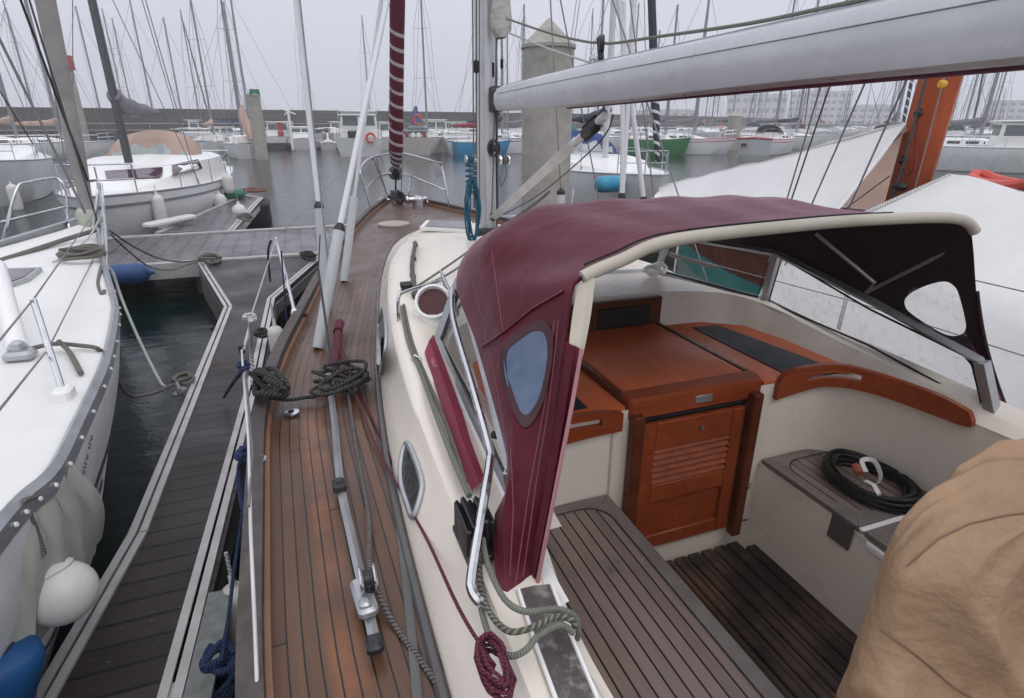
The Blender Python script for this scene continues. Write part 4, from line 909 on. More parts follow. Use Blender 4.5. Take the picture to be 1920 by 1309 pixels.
m.bbox(c+V((0, -.15, -.08)), (.09, .12, .08), .02); m.bbox(c+V((0, .1, .03)), (.05, .25, .05), .02); m.build('bow_roller', RUBBER, yt)
m = MB()
for (px, py) in ((720, 378), (762, 372), (793, 382)): c = A(px, py, z=1.24); m.tube([c+V((-.08, .03, .02)), c+V((-.03, 0, .05)), c+V((.03, 0, .05)), c+V((.08, -.03, .02))], .014, 6)
m.build('deck_cleat', STEEL, yt)
# ---- port stanchions and lifelines
def stan(base, top, r=.012): 
    m = MB(); m.tube([base, top], r, 8); m.lathe([(.03, -.02), (.026, .02), (.014, .05)], base, 12, (top-base)); return m.build('stanchion', STEEL, yt)
s1b, s1t = A(554, 592, z=1.19), A(518, 446, y=4.05); stan(s1b, s1t)
s2t = A(452, 640, y=2.75)
def life(pts, r=.0035, mt=WIRE, nm='lifeline'): m = MB(); m.tube(pts, r, 6); return m.build(nm, mt, yt)
life([s1t, A(471, 592, y=3.0)], .004, R_WHT); life([s1t, A(735, 230, y=8)], .003)
life([A(471, 600, y=3.0), A(457, 655, y=2.7)], .007, R_WHT, 'lashing')
life([A(453, 655, y=2.72), A(466, 830, y=1.75), A(470, 1000, y=1.35), A(478, 1180, y=1.12), A(487, 1420, y=.93)], .0045, mat('white_pvc_wire', (.55, .55, .56), .35))
life([A(460, 690, y=2.6), A(474, 850, y=1.75), A(466, 950, y=1.4)], .004, WIRE)
life([A(527, 470, y=3.9), A(541, 640, z=1.0)], .005, R_BLU, 'flag_line')
sb = A(483, 840, z=1.19); m = MB(); m.tube([A(481, 860, z=1.22)+V((.0, 0, 0))]+[A(482, 862, z=1.22)+V((.03*sin(a), .02*cos(a), 0)) for a in [2*pi*k/10 for k in range(11)]], .005, 6); m.build('cleat_ring', STEEL, yt)
for s in (1,):   # starboard stanchions (seen through the glass)
    pr = None
    for y in (1.0, 2.6, 4.1, 5.6):
        b = interp(GB, y)-.04; bb_ = V((CX+b, y, 1.2-slz(y))); tt_ = V((CX+b+.03, y, 1.80-slz(y))); stan(bb_, tt_)
        if pr: life([pr, tt_]); life([pr-V((0, 0, .3)), tt_-V((0, 0, .3))])
        pr = tt_
wirep(V((3.0, 4.3, 1.2)), V((1.75, 4.6, 7)), .006, WIRE); wirep(V((2.95, 3.6, 1.2)), V((1.6, 4.6, 5)), .006, WIRE); wirep(V((2.8, 4.9, 1.2)), V((1.6, 4.65, 5)), .006, WIRE)
for (xa, ya, xb, yb) in ((1470, 392, 1535, 175), (1478, 392, 1600, 30), (1517, 395, 1620, 160), (1590, 395, 1700, 150)):
    a_, c_ = A(xa, ya, x=3.15), A(xb, yb, x=2.9); wirep(a_-(c_-a_)*.6, c_, .0055, WIRED if xa == 1478 else WIRE, t=1.5)
# winch + horseshoe ring glimpsed past the hood (stb roof)
m = MB(); c = A(1228, 512, z=1.50); m.tube([c+V((.07*cos(a), .04*sin(a), .03+.02*sin(2*a))) for a in [2*pi*k/14 for k in range(14)]], .014, 7, closed=True); m.bbox(c+V((0, .02, 0)), (.08, .06, .05), .015); m.build('roof_block', GELW, yt)
# ================================================================ LOOSE THINGS ON AND AROUND THE YACHT
def rope_thing(name, pts, r, mt, label, cat='rope', k=5, n=8, group=None, closed=False):
    m = MB(); m.tube(smooth_pts(pts, k) if k > 1 else pts, r, n, closed=closed); o = m.build(name, mt)
    return tag(o, label, cat, group)
# black mooring line: tangled heap on the side deck and turns on the cleat
c = A(642, 722, z=1.19); rd = random.Random(3); P = [A(505, 745, z=1.22), A(540, 750, z=1.185), A(575, 745, z=1.185), A(600, 740, z=1.19)]
for i in range(46):
    t = i/45; a = t*2*pi*5.2+.6
    P.append(c+V((.085*cos(a)+.045*sin(a*1.63+1)+.02*rd.uniform(-1, 1), .10*sin(a*.81)+.07*cos(a*1.37)+.03*rd.uniform(-1, 1), .004+.05*t+.02*rd.random())))
P += [A(655, 700, z=1.20), A(680, 702, z=1.19), A(683, 714, z=1.185), A(660, 728, z=1.19), A(640, 735, z=1.2)]
rope_thing('mooring_line', P, .0088, R_BLK, 'black mooring line heaped on the brown side deck beside the grey track', k=4)
c = A(508, 738, z=1.24); P = []
for i in range(40):
    a = i*.85; P.append(c+V((.07*cos(a)+.012*rd.uniform(-1, 1), .10*sin(a*.93)+.01*rd.uniform(-1, 1), .012+.0022*i+.02*sin(a*1.7))))
rope_thing('cleat_lashing', P, .0125, R_BLK, 'black rope lashed in turns round the cleat on the grey toe rail', k=4)
# blue-teal halyard coil hung at mast
h = A(884, 345, y=4.48); P = []
for i in range(150):
    t = i/149; a = t*2*pi*9; k = rd.uniform(-1, 1)*.007
    P.append(h+V((cos(a)*(.045+.012*sin(t*20))+k+.012*sin(a*.5), -.02+.03*sin(a*1.3)*.6, -.20-sin(a)*.235+.02*sin(t*31))))
m = MB(); m.tube(P, .0062, 6); m.tube([h+V((.045*cos(a), .03*sin(a), -.08+.004*k)) for k, a in enumerate([2*pi*q/10 for q in range(60)])], .006, 6)
m.tube([A(880, 300, y=4.48), h+V((0, 0, -.05))], .0055, 6)
tag(m.build('halyard_coil', R_TEAL), 'teal blue rope coil hanging on the port side of the near mast', 'rope')
# burgundy coil bottom
c = A(925, 1262, z=1.33); P = []
for i in range(130):
    t = i/129; a = t*2*pi*8
    P.append(c+V((cos(a)*(.022+.009*sin(t*17))+.004*rd.uniform(-1, 1), sin(a)*.058+.006*sin(t*40)-.01, .035+.022*cos(a*.5+t*6))))
m = MB(); m.tube(P, .0042, 6); m.tube([A(905, 1215, z=1.36), A(912, 1235, z=1.365), A(920, 1250, z=1.37)], [.004, .009, .012], 7)
tag(m.build('rope_hank', R_BUR), 'small burgundy rope hank on the cream coaming at the bottom edge', 'rope')
# grey-green sheets draped over the coaming
sh1 = [A(905, 1010, z=1.40), A(915, 1060, z=1.39), A(945, 1130, z=1.39), A(985, 1155, z=1.39), A(1040, 1150, z=1.37), A(1075, 1162, z=1.35), A(1085, 1190, z=1.30), A(1080, 1210, z=1.24)]
sh2 = [A(898, 1010, z=1.37), A(900, 1080, z=1.35), A(915, 1150, z=1.35), A(950, 1190, z=1.37), A(990, 1188, z=1.385), A(1040, 1165, z=1.375), A(1070, 1170, z=1.36), A(1078, 1185, z=1.34)]
sh3 = [A(893, 1015, z=1.36), A(897, 1100, z=1.34), A(905, 1160, z=1.33), A(925, 1215, z=1.34), A(955, 1238, z=1.35), A(985, 1228, z=1.36), A(1010, 1200, z=1.37), A(1050, 1180, z=1.365), A(1075, 1195, z=1.34)]
for q_ in (sh1, sh2, sh3):
    for p_ in q_[2:]: p_.z += .012
for P_, mt, lb in ((sh1, R_GRN, 'pale grey green rope looped over the coaming, uppermost of three'), (sh2, rope_mat('rope_dark_fleck2', (.06, .06, .045), (.20, .20, .15), 60), 'dark flecked rope over the coaming between two plain grey ropes'), (sh3, R_GRN, 'thin grey rope hanging lowest in a loop on the coaming')):
    rope_thing('sheet_rope', P_, .007, mt, lb)
# black cable coil with white tape on starboard seat
c = A(1632, 900, z=SZ+.04); ax_, ay_ = V((.10, .0, 0)), V((0, .185, 0)); P = []
for k in range(26):
    for i in range(26):
        a = 2*pi*i/26; s = 1+.10*sin(k*2.3)+.03*sin(3*a+k); P.append(c+V((cos(a)*.135*s, sin(a)*.185*s, -.022+.0022*k*(1-.3*abs(cos(a)))+.006*sin(2*a+k*1.7))))
P += [A(1700, 955, z=SZ+.02), A(1760, 955, z=SZ+.015), A(1790, 945, z=SZ+.015)]
cb = root('cable_coil', (c.x, c.y, SZ), 'coil of black cable tied with white tape on the starboard seat', 'cable')
m = MB(); m.tube(P, .0065, 7); m.build('cable', mat('cable_black', (.010, .010, .011), .45), cb)
m = MB(); a = V((c.x-.10, c.y-.085, SZ+.02)); m.grid([[a+V((dx, dy, dz_)) for dx in (-.012, .012)] for dy, dz_ in ((-.03, .0), (-.03, .05), (-.0, .075), (.04, .07), (.05, .03))]); a = V((c.x-.04, c.y+.0, SZ+.09)); m.tube(smooth_pts([a, a+V((.03, .05, .02)), a+V((.06, .02, .03)), a+V((.02, -.05, .01)), a+V((-.03, -.08, .0))], 4), .010, 4, flat=.15); m.build('tape', mat('white_tape', (.62, .62, .6), .5), cb)
m = MB(); m.tube([a+V((-.04, .0, .0)), a+V((-.02, .04, .01))], .017, 10); m.build('plug', mat('orange_plug', (.32, .09, .05), .5), cb)
# canvas cover over the wheel (foreground, lower right)
Lk = [A(px, py, y=.56)+V((.05+.02*max(0, 1-k/6), 0, -.05-.10*max(0, 1-k/6))) for k, (px, py) in enumerate(((1950, 835), (1905, 862), (1840, 905), (1765, 955), (1695, 1035), (1668, 1100), (1640, 1185), (1612, 1255), (1588, 1330), (1560, 1450), (1545, 1600)))]
cxw, cyw = 1.92, .52; rings = []; NA = 220
from mathutils import noise as NZ
def fold(a, z):
    f = 0; w = .35*NZ.noise(V((a*.8, z*1.4, 3)))
    for (ca, cz, da, dz_, amp, pw, sd_) in ((1.5, 2.2, 2.6, -1.5, .125, 2.2, 1.3), (1.0, -1.2, 1.9, 1.9, .085, 2.6, 7.7), (.6, 3.0, 4.2, .9, .04, 2.4, 4.1)):
        n = NZ.noise(V((a*da*.55+z*dz_*1.1+w, (a*ca*.25+z*cz*.35), sd_))); f += amp*((1-min(1, abs(n)*3.2))**pw)
    return f+.035*NZ.noise(V((a*1.1, z*1.8, 20)))
Lp = smooth_pts([V((q.x, 0, q.z)) for q in Lk], 9); zt0 = Lp[0].z
ringz = [zt0+.012, zt0+.010, zt0+.006]+[q.z for q in Lp]
ringr = [.02, .25, .45]+[cxw-q.x for q in Lp]
for k, (z, r) in enumerate(zip(ringz, ringr)):
    row = []; ry = .16*min(1.15, r/.55)*(.5 if k < 3 else 1)
    for i in range(NA):
        a = 2*pi*i/NA; f = fold(a, z)*min(1, r/.3); wf = min(1, max(.15, (1+cos(a))*1.6)); rr_ = r+(f-.05)*wf
        row.append((cxw+rr_*cos(a), .58+(ry+(f-.07)*(1 if sin(a) < 0 else .2))*sin(a), z+f*.2))
    rings.append(row)
m = MB(); m.grid(rings, closed=True, flip=True); m.add(rings[0], [tuple(range(NA))])
CVB = bvh_of(m)
cv = root('wheel_cover', (cxw, cyw, SOLZ), 'tan canvas cover draped over the steering wheel in the right foreground', 'cover')
m.build('canvas', canvas('tan_canvas', (.38, .245, .145), (.27, .165, .095), rough=.8, wr=.25, ws=30), cv, ang=80)
for pix in ([(1700, 1062), (1760, 1010), (1817, 983), (1887, 967), (1935, 962)], [(1652, 1180), (1720, 1230), (1790, 1290), (1860, 1330)]):
    P = [on(CVB, x, y, .0015) for x, y in resample2(pix, 40)]; g = MB(); g.tube(P, .0022, 5); g.build('stitched_seam', mat('tan_seam', (.20, .12, .08), .8), cv)
# ================================================================ BOAT BUILDERS
def hb(t, tr, full=.62):
    """half-breadth fraction along the hull, t=0 stern .. 1 bow"""
    if t < full*.65: return tr+(1-tr)*sin(pi/2*t/(full*.65))
    u = (t-full*.65)/(1-full*.65); return max(.0, (1-u**2.3))**.9
def hull_rows(L, B, F, tr=.75, n=18, bowrake=.09, sheer=.16, stern=.04):
    rows = []
    for i in range(n+1):
        t = i/n; h = hb(t, tr)*B/2; z = F*(1+sheer*(t-.35)**2*2.2); y = t*L
        ru = lambda k: y-bowrake*L*k*max(0, t-.72)/.28+stern*L*k*max(0, .1-t)/.1
        rows.append([(h, ru(0), z), (h*1.0, ru(.1), z*.86), (h*.97, ru(.45), z*.5), (h*.83, ru(.9), .02), (h*.3, ru(1.15), -.28)])
    return rows
def boat(loc, rz, label, cat='sailboat', name='moored_sailboat', L=8, B=2.7, F=1.0, hull=HULLW, deckm=None, tr=.75, stripe=None, boot=None, cabin=(.30, .70, .42), win=DARKG, mast=None, boom=None, cover=None, hood=None, furl=None, outboard=False, rails=True, cabw=.36, house=None, group=None, lod=1, mastm=None, wires=.011, extras=None, rake=.0, rudder=False, arch=None, fenders=None, keelline=True):
    r = root(name, loc, label, cat, group, rz); dk = deckm or GELW
    b = lambda m, n, mt, p=r, **k: m.build(n, mt, p, local=True, **k)
    R = hull_rows(L, B, F, tr, n=20 if lod else 12); m = MB()
    for s in (-1, 1): m.grid([[(s*x, y, z) for x, y, z in row] for row in R], flip=(s > 0))
    m.add([(-x, y, z) for x, y, z in R[0]]+[(x, y, z) for x, y, z in R[0][::-1]], [tuple(range(10))[::-1]])
    h = b(m, 'hull', hull)
    m = MB(); rows = []
    for row in R:
        x, y, z = row[0]; rows.append([(-x, y, z+.0), (-x*.5, y, z+.03), (0, y, z+.045), (x*.5, y, z+.03), (x, y, z+.0)])
    m.grid(rows); b(m, 'deck', dk)
    m = MB()
    for s in (-1, 1): m.tube([(s*row[0][0], row[0][1], row[0][2]+.012) for row in R], .022 if lod else .03, 5)
    b(m, 'gunwale', stripe or ALU)
    def strip(z0, z1, mt, nm):
        m = MB()
        for s in (-1, 1):
            rr = []
            for row in R:
                p = [V(q) for q in row]; zt = p[0].z; f = lambda k: next((p[i].lerp(p[i+1], (p[i].z-k)/(p[i].z-p[i+1].z)) for i in range(4) if p[i].z >= k >= p[i+1].z), p[0])
                a, c = f(z1*zt/F if z1 > .3*F else z1), f(z0*zt/F if z0 > .3*F else z0); rr.append([(s*(a.x+.008), a.y+.01*(a.y/L), a.z), (s*(c.x+.008), c.y+.01*(c.y/L), c.z)])
            m.grid(rr, flip=(s > 0))
        b(m, nm, mt)
    if stripe: strip(F*.80, F*.85, stripe, 'hull_stripe')
    if boot: strip(.03, .14, boot, 'boot_stripe')
    zc = F*1.0
    if cabin:
        c0, c1, ch = cabin; m = MB(); rows = []
        for k in range(9):
            t = c0+(c1-c0)*k/8; w = min(hb(t, tr)*B/2-.66*(.5-cabw)-.2, B*cabw)*(1 if k < 6 else (1-.12*(k-5))); w = max(w, .12); hh = ch*(1 if k < 5 else (1-.24*(k-4)/1.0 if k < 8 else .04))
            z = F*(1+.16*(t-.35)**2*2.2)
            rows.append([(-w-.06, t*L, z), (-w, t*L, z+hh*.85), (-w*.8, t*L, z+hh), (0, t*L, z+hh*1.08), (w*.8, t*L, z+hh), (w, t*L, z+hh*.85), (w+.06, t*L, z)])
        m.grid(rows, flip=True); m.add(rows[0], [tuple(range(7))]); cbn = b(m, 'cabin', dk, ang=25)
        m = MB()
        for s in (-1, 1):
            for (k0, k1) in (((.4, 3.6), (4.0, 6.0)) if win is PURPG else ((.6, 2.0), (2.6, 4.0), (4.5, 5.4))):
                pts = []
                for kk, f in ((k0, .28), (k1, .28), (k1, .74), (k0, .74)):
                    i = int(kk); u = kk-i; a = V(rows[i][0 if s < 0 else 6]).lerp(V(rows[i+1][0 if s < 0 else 6]), u); c = V(rows[i][1 if s < 0 else 5]).lerp(V(rows[i+1][1 if s < 0 else 5]), u); pts.append(a.lerp(c, f)+V((s*.008, 0, 0)))
                m.add(pts, [(0, 1, 2, 3)])
        if win: b(m, 'cabin_window', win, cbn, smooth=False)
        if c0 > .08:
            m = MB(); z = F; w = hb(c0*.5, tr)*B/2-.45
            m.add([(-w, .05*L, z+.05), (w, .05*L, z+.05), (w, c0*L, z+.05), (-w, c0*L, z+.05)], [(0, 1, 2, 3)]); b(m, 'cockpit_shade_panel', mat('cockpit_shade_grey', (.20, .19, .19), .7), smooth=False)  # flat sheet over the deck, its grey standing for shade in the well
            for s in (-1, 1): b(MB().bbox((s*(w+.06), (c0+.03)*L/2, z+.13), (.14, (c0-.03)*L, .20), .03), 'coaming', dk)
    if house:
        h0, h1, hh, tint = house; m = MB(); w = min(B*.40, hb((h0+h1)/2, tr)*B/2-.18); z = F
        ring = lambda y0, y1, ww, zz: [(-ww, y0, zz), (ww, y0, zz), (ww*.93, y1, zz), (-ww*.93, y1, zz)]
        R2 = [ring(h0*L, h1*L, w, z), ring(h0*L, h1*L-.05*hh, w, z+hh*.42), ring(h0*L+.05, h1*L-.32*hh, w*.93, z+hh*.93), ring(h0*L+.05, h1*L-.32*hh, w*.93, z+hh)]
        m.grid(R2, closed=True); hs = b(m, 'wheelhouse', dk, smooth=False)
        m = MB(); m.bbox((0, (h0+h1)/2*L-.12*hh, z+hh+.03), (w*2.05, (h1-h0)*L+.15, .07), .03); b(m, 'roof', dk, hs)
        a, c = R2[1], R2[2]
        def quad(i, j, u0, u1, nrm):
            q = [V(a[i]).lerp(V(a[j]), u0), V(a[i]).lerp(V(a[j]), u1), V(c[i]).lerp(V(c[j]), u1), V(c[i]).lerp(V(c[j]), u0)]; q = [q[0].lerp(q[3], .1), q[1].lerp(q[2], .1), q[2].lerp(q[1], .1), q[3].lerp(q[0], .1)]
            g = MB(); g.add([p+V(nrm)*.012 for p in q], [(0, 1, 2, 3)]); b(g, 'window', tint, hs, smooth=False)
        for u0, u1 in ((.06, .47), (.53, .94)): quad(0, 1, u0, u1, (0, -1, 0)); quad(2, 3, u0, u1, (0, 1, 0)); quad(1, 2, u0, u1, (1, 0, 0)); quad(3, 0, u0, u1, (-1, 0, 0))
    if mast:
        my, mh, mr = mast; m = MB(); z0 = F+(cabin[2] if cabin and cabin[0] < my < cabin[1] else .02)
        m.tube([(0, my*L, z0-.05), (0, my*L-rake*mh, mh)], [mr, mr*.75], 9, flat=1.3); ms = b(m, 'mast', mastm or MASTM)
        m = MB(); sp_ = [.42] if mh < 11 else [.36, .68]; tips = []
        for f in sp_:
            zz = mh*f+z0*(1-f); wv = B*.28*(1.15-f*.6)
            for s in (-1, 1): m.tube([(0, my*L-rake*mh*f, zz), (s*wv, my*L-rake*mh*f-.12, zz+.03)], .018, 5)
            tips.append((wv, my*L-rake*mh*f-.12, zz+.03))
        b(m, 'spreader', ALU, ms)
        m = MB(); hbm = hb(my, tr)*B/2-.08
        for s in (-1, 1):
            m.tube([(s*hbm, my*L-.1, F)]+[(s*w_, y_, z_) for w_, y_, z_ in tips]+[(0, my*L-rake*mh, mh*.97)], wires, 4)
            m.tube([(s*hbm, my*L-.3, F), (0, my*L, tips[0][2])], wires*.8, 4)
        m.tube([(0, .02*L, F), (0, my*L-rake*mh, mh)], wires, 4)
        if not furl: m.tube([(0, .975*L, F*1.1), (0, my*L-rake*mh, mh*.95)], wires, 4)
        b(m, 'rigging', WIRE, ms)
        if furl: m = MB(); a, c = V((0, .965*L, F*1.15+.25)), V((0, my*L-rake*mh, mh*.95)); m.tube([a+(c-a)*k for k in (0, .03, .1, .5, .9, 1)], [.04, .07, .10 if lod else .085, .09, .05, .02], 10); b(m, 'furled_genoa', furl, ms)
        if boom:
            bl, bh = boom; m = MB(); bz_ = z0+bh; m.tube([(0, my*L-.08, bz_), (0, my*L-bl, bz_+.05)], .05, 7); bo = b(m, 'boom', mastm or MASTM, ms)
            if cover: m = MB(); P = [V((0, my*L-.02, bz_+.42)), V((0, my*L-.25, bz_+.24)), V((0, my*L-bl*.3, bz_+.15)), V((.02, my*L-bl*.65, bz_+.12)), V((0, my*L-bl*.97, bz_+.09))]; m.tube(smooth_pts(P, 4), [(.06+.09*sin(pi*min(1, .25+.8*i/16)))*(1+.12*sin(i*1.7)) for i in range(17)], 9, flat=1.3); b(m, 'sail_cover', cover, bo)
    if hood:
        hm, hy = hood; m = MB(); rows = []; w = B*.33; z = F+(cabin[2]*.5 if cabin else 0)
        for k, (dy, hh) in enumerate(((.75, .0), (.5, .42), (.1, .60), (-.25, .62))):
            rows.append([(w*cos(pi*j/10)*(1-.05*k if k == 0 else 1), hy*L+dy, z+(hh+.28)*sin(pi*j/10)**.55) for j in range(11)])
        m.grid(rows); hd_ = b(m, 'sprayhood', hm)
        m = MB(); 
        for j0, j1 in ((2, 4), (4, 6), (6, 8)): m.add([V(rows[0][j0])+V((0, .015, .012)), V(rows[0][j1])+V((0, .015, .012)), V(rows[1][j1])+V((0, .015, -.03)), V(rows[1][j0])+V((0, .015, -.03))], [(0, 1, 2, 3)])
        b(m, 'window', mat('hazy_clear_plastic', (.32, .36, .36), .15), hd_, smooth=False)
    if rails:
        m = MB(); z = F*1.1
        hbw = lambda t: max(.0, hb(t, tr)*B/2-.07)
        for f in (.55, .28): m.tube(smooth_pts([(-hbw(.88), .88*L, z+f), (-hbw(.95)-.02, .95*L, z+f+.03), (0, 1.0*L, z+f+.06), (hbw(.95)+.02, .95*L, z+f+.03), (hbw(.88), .88*L, z+f)], 4), .014 if lod else .02, 6)
        for s in (-1, 1):
            for t in (.88, .955): m.tube([(s*hbw(t), t*L, z-.1), (s*hbw(t), t*L, z+.55)], .014 if lod else .018, 5)
        pu = b(m, 'pulpit', STEEL)
        m = MB()
        for f in (.55,): m.tube([(-hbw(.2), .2*L, F+f), (-hbw(0), .01*L, F+f), (hbw(0), .01*L, F+f), (hbw(.2), .2*L, F+f)], .014 if lod else .02, 6)
        for s in (-1, 1):
            for t in (.02, .2): m.tube([(s*hbw(t), t*L, F), (s*hbw(t), t*L, F+.55)], .014 if lod else .018, 5)
        b(m, 'pushpit', STEEL)
        m = MB()
        for s in (-1, 1):
            pp = [(s*hbw(t), t*L, F+.55) for t in (.2, .38, .56, .74, .88)]
            m.tube(pp, .006 if lod else .010, 4)
            for p in pp[1:-1]: m.tube([(p[0], p[1], F), p], .012 if lod else .016, 5)
        b(m, 'guard_rail', STEEL)
    if outboard:
        m = MB(); m.bbox((.35, -.22, F*.75), (.26, .34, .42), .08); m.bbox((.35, -.22, F*.35), (.10, .16, .6), .03); m.bbox((.35, -.28, .0), (.08, .28, .2), .03); b(m, 'outboard_motor', BLACKM)
    if rudder: m = MB(); m.bbox((-.1, -.08, F*.4), (.05, .2, F*1.1), .02); b(m, 'rudder', dk)
    if arch:
        m = MB(); w = B*.4; z = F; m.tube(smooth_pts([(-w, .15*L, z), (-w, .12*L, z+arch), (-w*.8, .1*L, z+arch+.15), (w*.8, .1*L, z+arch+.15), (w, .12*L, z+arch), (w, .15*L, z)], 3), .03, 7); b(m, 'steel_arch', STEEL)
    if fenders:
        for k, (s, t) in enumerate(fenders):
            pass
    if extras: extras(r, b)
    return r
def fender(p, r, h, mt, label, rz=0, horiz=False, group=None, line=None):
    """cylindrical fender hanging by an eye and a short line"""
    o = root('fender', p, label, 'fender', group); m = MB(); ax = (cos(rz), sin(rz), 0) if horiz else (0, 0, 1)
    prof = [(.01, -h/2)]+[(r*sin(pi/2*k/5), -h/2+r*(1-cos(pi/2*k/5))) for k in range(1, 6)]+[(r, h/2-r)]+[(r*cos(pi/2*k/5), h/2-r+r*sin(pi/2*k/5)) for k in range(1, 5)]+[(r*.22, h/2+.01), (r*.2, h/2+.05), (.01, h/2+.055)]
    m.lathe(prof, (0, 0, 0), 18, ax); m.build('body', mt, o, local=True)
    m = MB(); e = V(ax)*(h/2+.05); m.tube([e, e+V((0, 0, .12))] if not line else [e, V(line)-V(p)], .008, 5); m.build('lanyard', R_WHT, o, local=True); return o
FEN = mat('fender_white', (.62, .61, .58), .45, var=.06, dirt=(.32, .33, .27), damt=.5, dscale=6)
FENB = mat('fender_blue', (.015, .06, .19), .5, var=.15, dirt=(.01, .03, .07), damt=.6)
# ---------------------------------------------------------------- boat A : white deck on the left
GA = [A(165, 436, z=1.3), A(190, 480, z=1.28), A(212, 560, z=1.25), A(215, 592, z=1.25), A(205, 650, z=1.25), A(190, 700, z=1.25), A(148, 790, z=1.25), A(100, 885, z=1.25), A(40, 940, z=1.25), A(0, 985, z=1.25)]
tip = V((-2.16, 7.95, 1.33)); side_r = smooth_pts([tip]+[V((q.x, q.y, q.z)) for q in GA[1:]], 4); end = side_r[-1]; side_r.append(end+V((-.06, -1.2, 0))); side_r.append(end+V((-.25, -3.2, 0)))
AX = -2.22
ba = root('white_sailboat', (AX, 4, 0), 'white decked sailboat at the left edge with its bow up to the walkway', 'sailboat')
m = MB(); rows = []
for p in side_r: w_ = p.x-AX; rows.append([V((AX+w_*k, p.y, 1.27+.05*(1-abs(k)))) for k in (1, .96, .5, 0, -.5, -.96, -1)])
for r in rows: r[0].z = r[-1].z = 1.25; 
m.grid(rows, flip=True); m.build('deck', mat('matt_white_deck', (.74, .74, .72), .6, var=.02, dirt=(.66, .66, .60), damt=.35, dscale=2, bump=.15, bscale=220), ba); DECKA = bvh_of(m)
m = MB(); prof = [(0, 1.25), (.012, 1.20), (.0, 1.12), (-.05, .9), (-.16, .6), (-.31, .25), (-.43, 0), (-.65, -.3)]
HA = []
for s in (1, -1):
    rr = [[V((AX+s*max(0.0, (p.x-AX)+dx*min(1, (p.x-AX)/.5)), p.y-(1.25-z)*.18*max(0, 1-(7.95-p.y)/1.5), z)) for dx, z in prof] for p in side_r]; m.grid(rr, flip=(s < 0))
    if s > 0: HA = rr
m.build('hull', HULLW, ba); HULLA = bvh_of(m)
m = MB(); m.grid([[p+V((-.015, 0, .02)), p+V((.004, 0, .035)), p+V((.024, 0, .01)), p+V((.02, 0, -.05))] for p in side_r]); m.grid([[V((2*AX-p.x, p.y, p.z))+V((dx, 0, dz_)) for dx, dz_ in ((-.02, -.05), (-.024, .01), (-.004, .035), (.015, .02))] for p in side_r]); m.build('toe_rail', ALU, ba)
m = MB(); m.tube([r[3].lerp(r[4], .2)+V((.006, 0, 0)) for r in HA], .006, 4); m.tube([r[4].lerp(r[5], .1)+V((.006, 0, 0)) for r in HA], .004, 4); m.build('pinstripe', BLACKM, ba)
for k in range(5, len(side_r)-2, 2): m = MB(); m.lathe([(.009, 0), (.007, .006)], side_r[k]+V((.024, 0, -.02)), 8, (1, 0, .2)); m.build('bolt', GELW, ba)
pa, pb_ = on(HULLA, 148, 915, .008), on(HULLA, 180, 775, .008)
lettering('Belle Ile', pa, pb_, (.9, 0, .35), .085, mat('letter_dark', (.16, .10, .12), .6), ba, 'hull_lettering', .001)
# deck gear
def partA(m, n, mt, **k): return m.build(n, mt, ba, **k)
m = MB(); hq = [A(-40, 512, z=1.30), A(80, 508, z=1.30), A(55, 528, z=1.30), A(10, 545, z=1.30), A(-50, 550, z=1.30)]; m.prism(hq, (0, 0, .03)); hh_ = partA(m, 'deck_hatch', ALU, smooth=False)
cen = sum(hq, V((0, 0, 0)))/5; m = MB(); m.prism([cen+(p-cen)*.8+V((0, 0, .03)) for p in hq], (0, 0, .006)); m.build('hatch_glass', mat('smoke_acrylic', (.13, .12, .14), .2), hh_, smooth=False)
m = MB(); m.tube([A(34, 655, z=1.33), A(-6, 500, y=4.1)], .045, 14); partA(m, 'spinnaker_pole', GELW)
m = MB(); c = A(38, 665, z=1.31); m.bbox(c, (.12, .10, .05), .015); m.bbox(c+V((0, 0, .04)), (.05, .05, .06), .01); partA(m, 'pole_socket', ALU)
m = MB(); a, b_ = A(118, 735, z=1.30), A(62, 562, y=3.0); m.tube([a, b_], .013, 8); st_ = partA(m, 'stanchion', STEEL)
m = MB(); m.bbox(a+V((0, 0, -.015)), (.07, .09, .07), .012); m.build('stanchion_foot', GELW, st_)
for P in ([A(62, 562, y=3.0), A(180, 395, y=6.9)], [A(62, 562, y=3.0), A(-10, 650, y=2.2)], [A(90, 655, y=2.95), A(183, 470, y=6.3)], [A(90, 655, y=2.95), A(-10, 780, y=1.7)]): m = MB(); m.tube(P, .004, 5); partA(m, 'lifeline', WIRE)
def tA(P, r, mt, nm, k=4, n=7): m = MB(); m.tube(smooth_pts(P, k) if k > 1 else P, r, n); return partA(m, nm, mt)
tA([A(2, 470, y=7.0), A(18, 400, y=7.0), A(33, 352, y=7.1), A(48, 343, y=7.2), A(100, 334, y=7.7), A(116, 342, y=7.7), A(124, 362, y=7.7), A(127, 410, y=7.7), A(131, 440, y=7.6)], .014, STEEL, 'pulpit')
tA([A(127, 350, y=7.7), A(178, 338, y=7.5), A(184, 345, y=7.3), A(180, 390, y=7.2), A(172, 445, y=7.2)], .014, STEEL, 'pulpit')
tA([A(0, 417, y=7.0), A(122, 388, y=7.7)], .013, STEEL, 'pulpit', 1); tA([A(190, 345, y=7.3), A(194, 400, y=6.9), A(192, 460, y=6.5)], .013, STEEL, 'pulpit')
tA([A(184, 345, y=7.3), A(197, 420, y=6.5), A(200, 520, y=5.9)], .012, ALU, 'pulpit')
m = MB(); a, b_ = A(166, 400, y=7.6), A(80, -25, y=7.1); m.tube([a, a.lerp(b_, .12), a.lerp(b_, .3), b_, a+(b_-a)*4], [.06, .065, .080, .082, .05], 14); fgA = partA(m, 'furled_genoa', canvas('grey_beige_sail', (.40, .38, .36), (.30, .28, .27), rough=.8, ws=6))
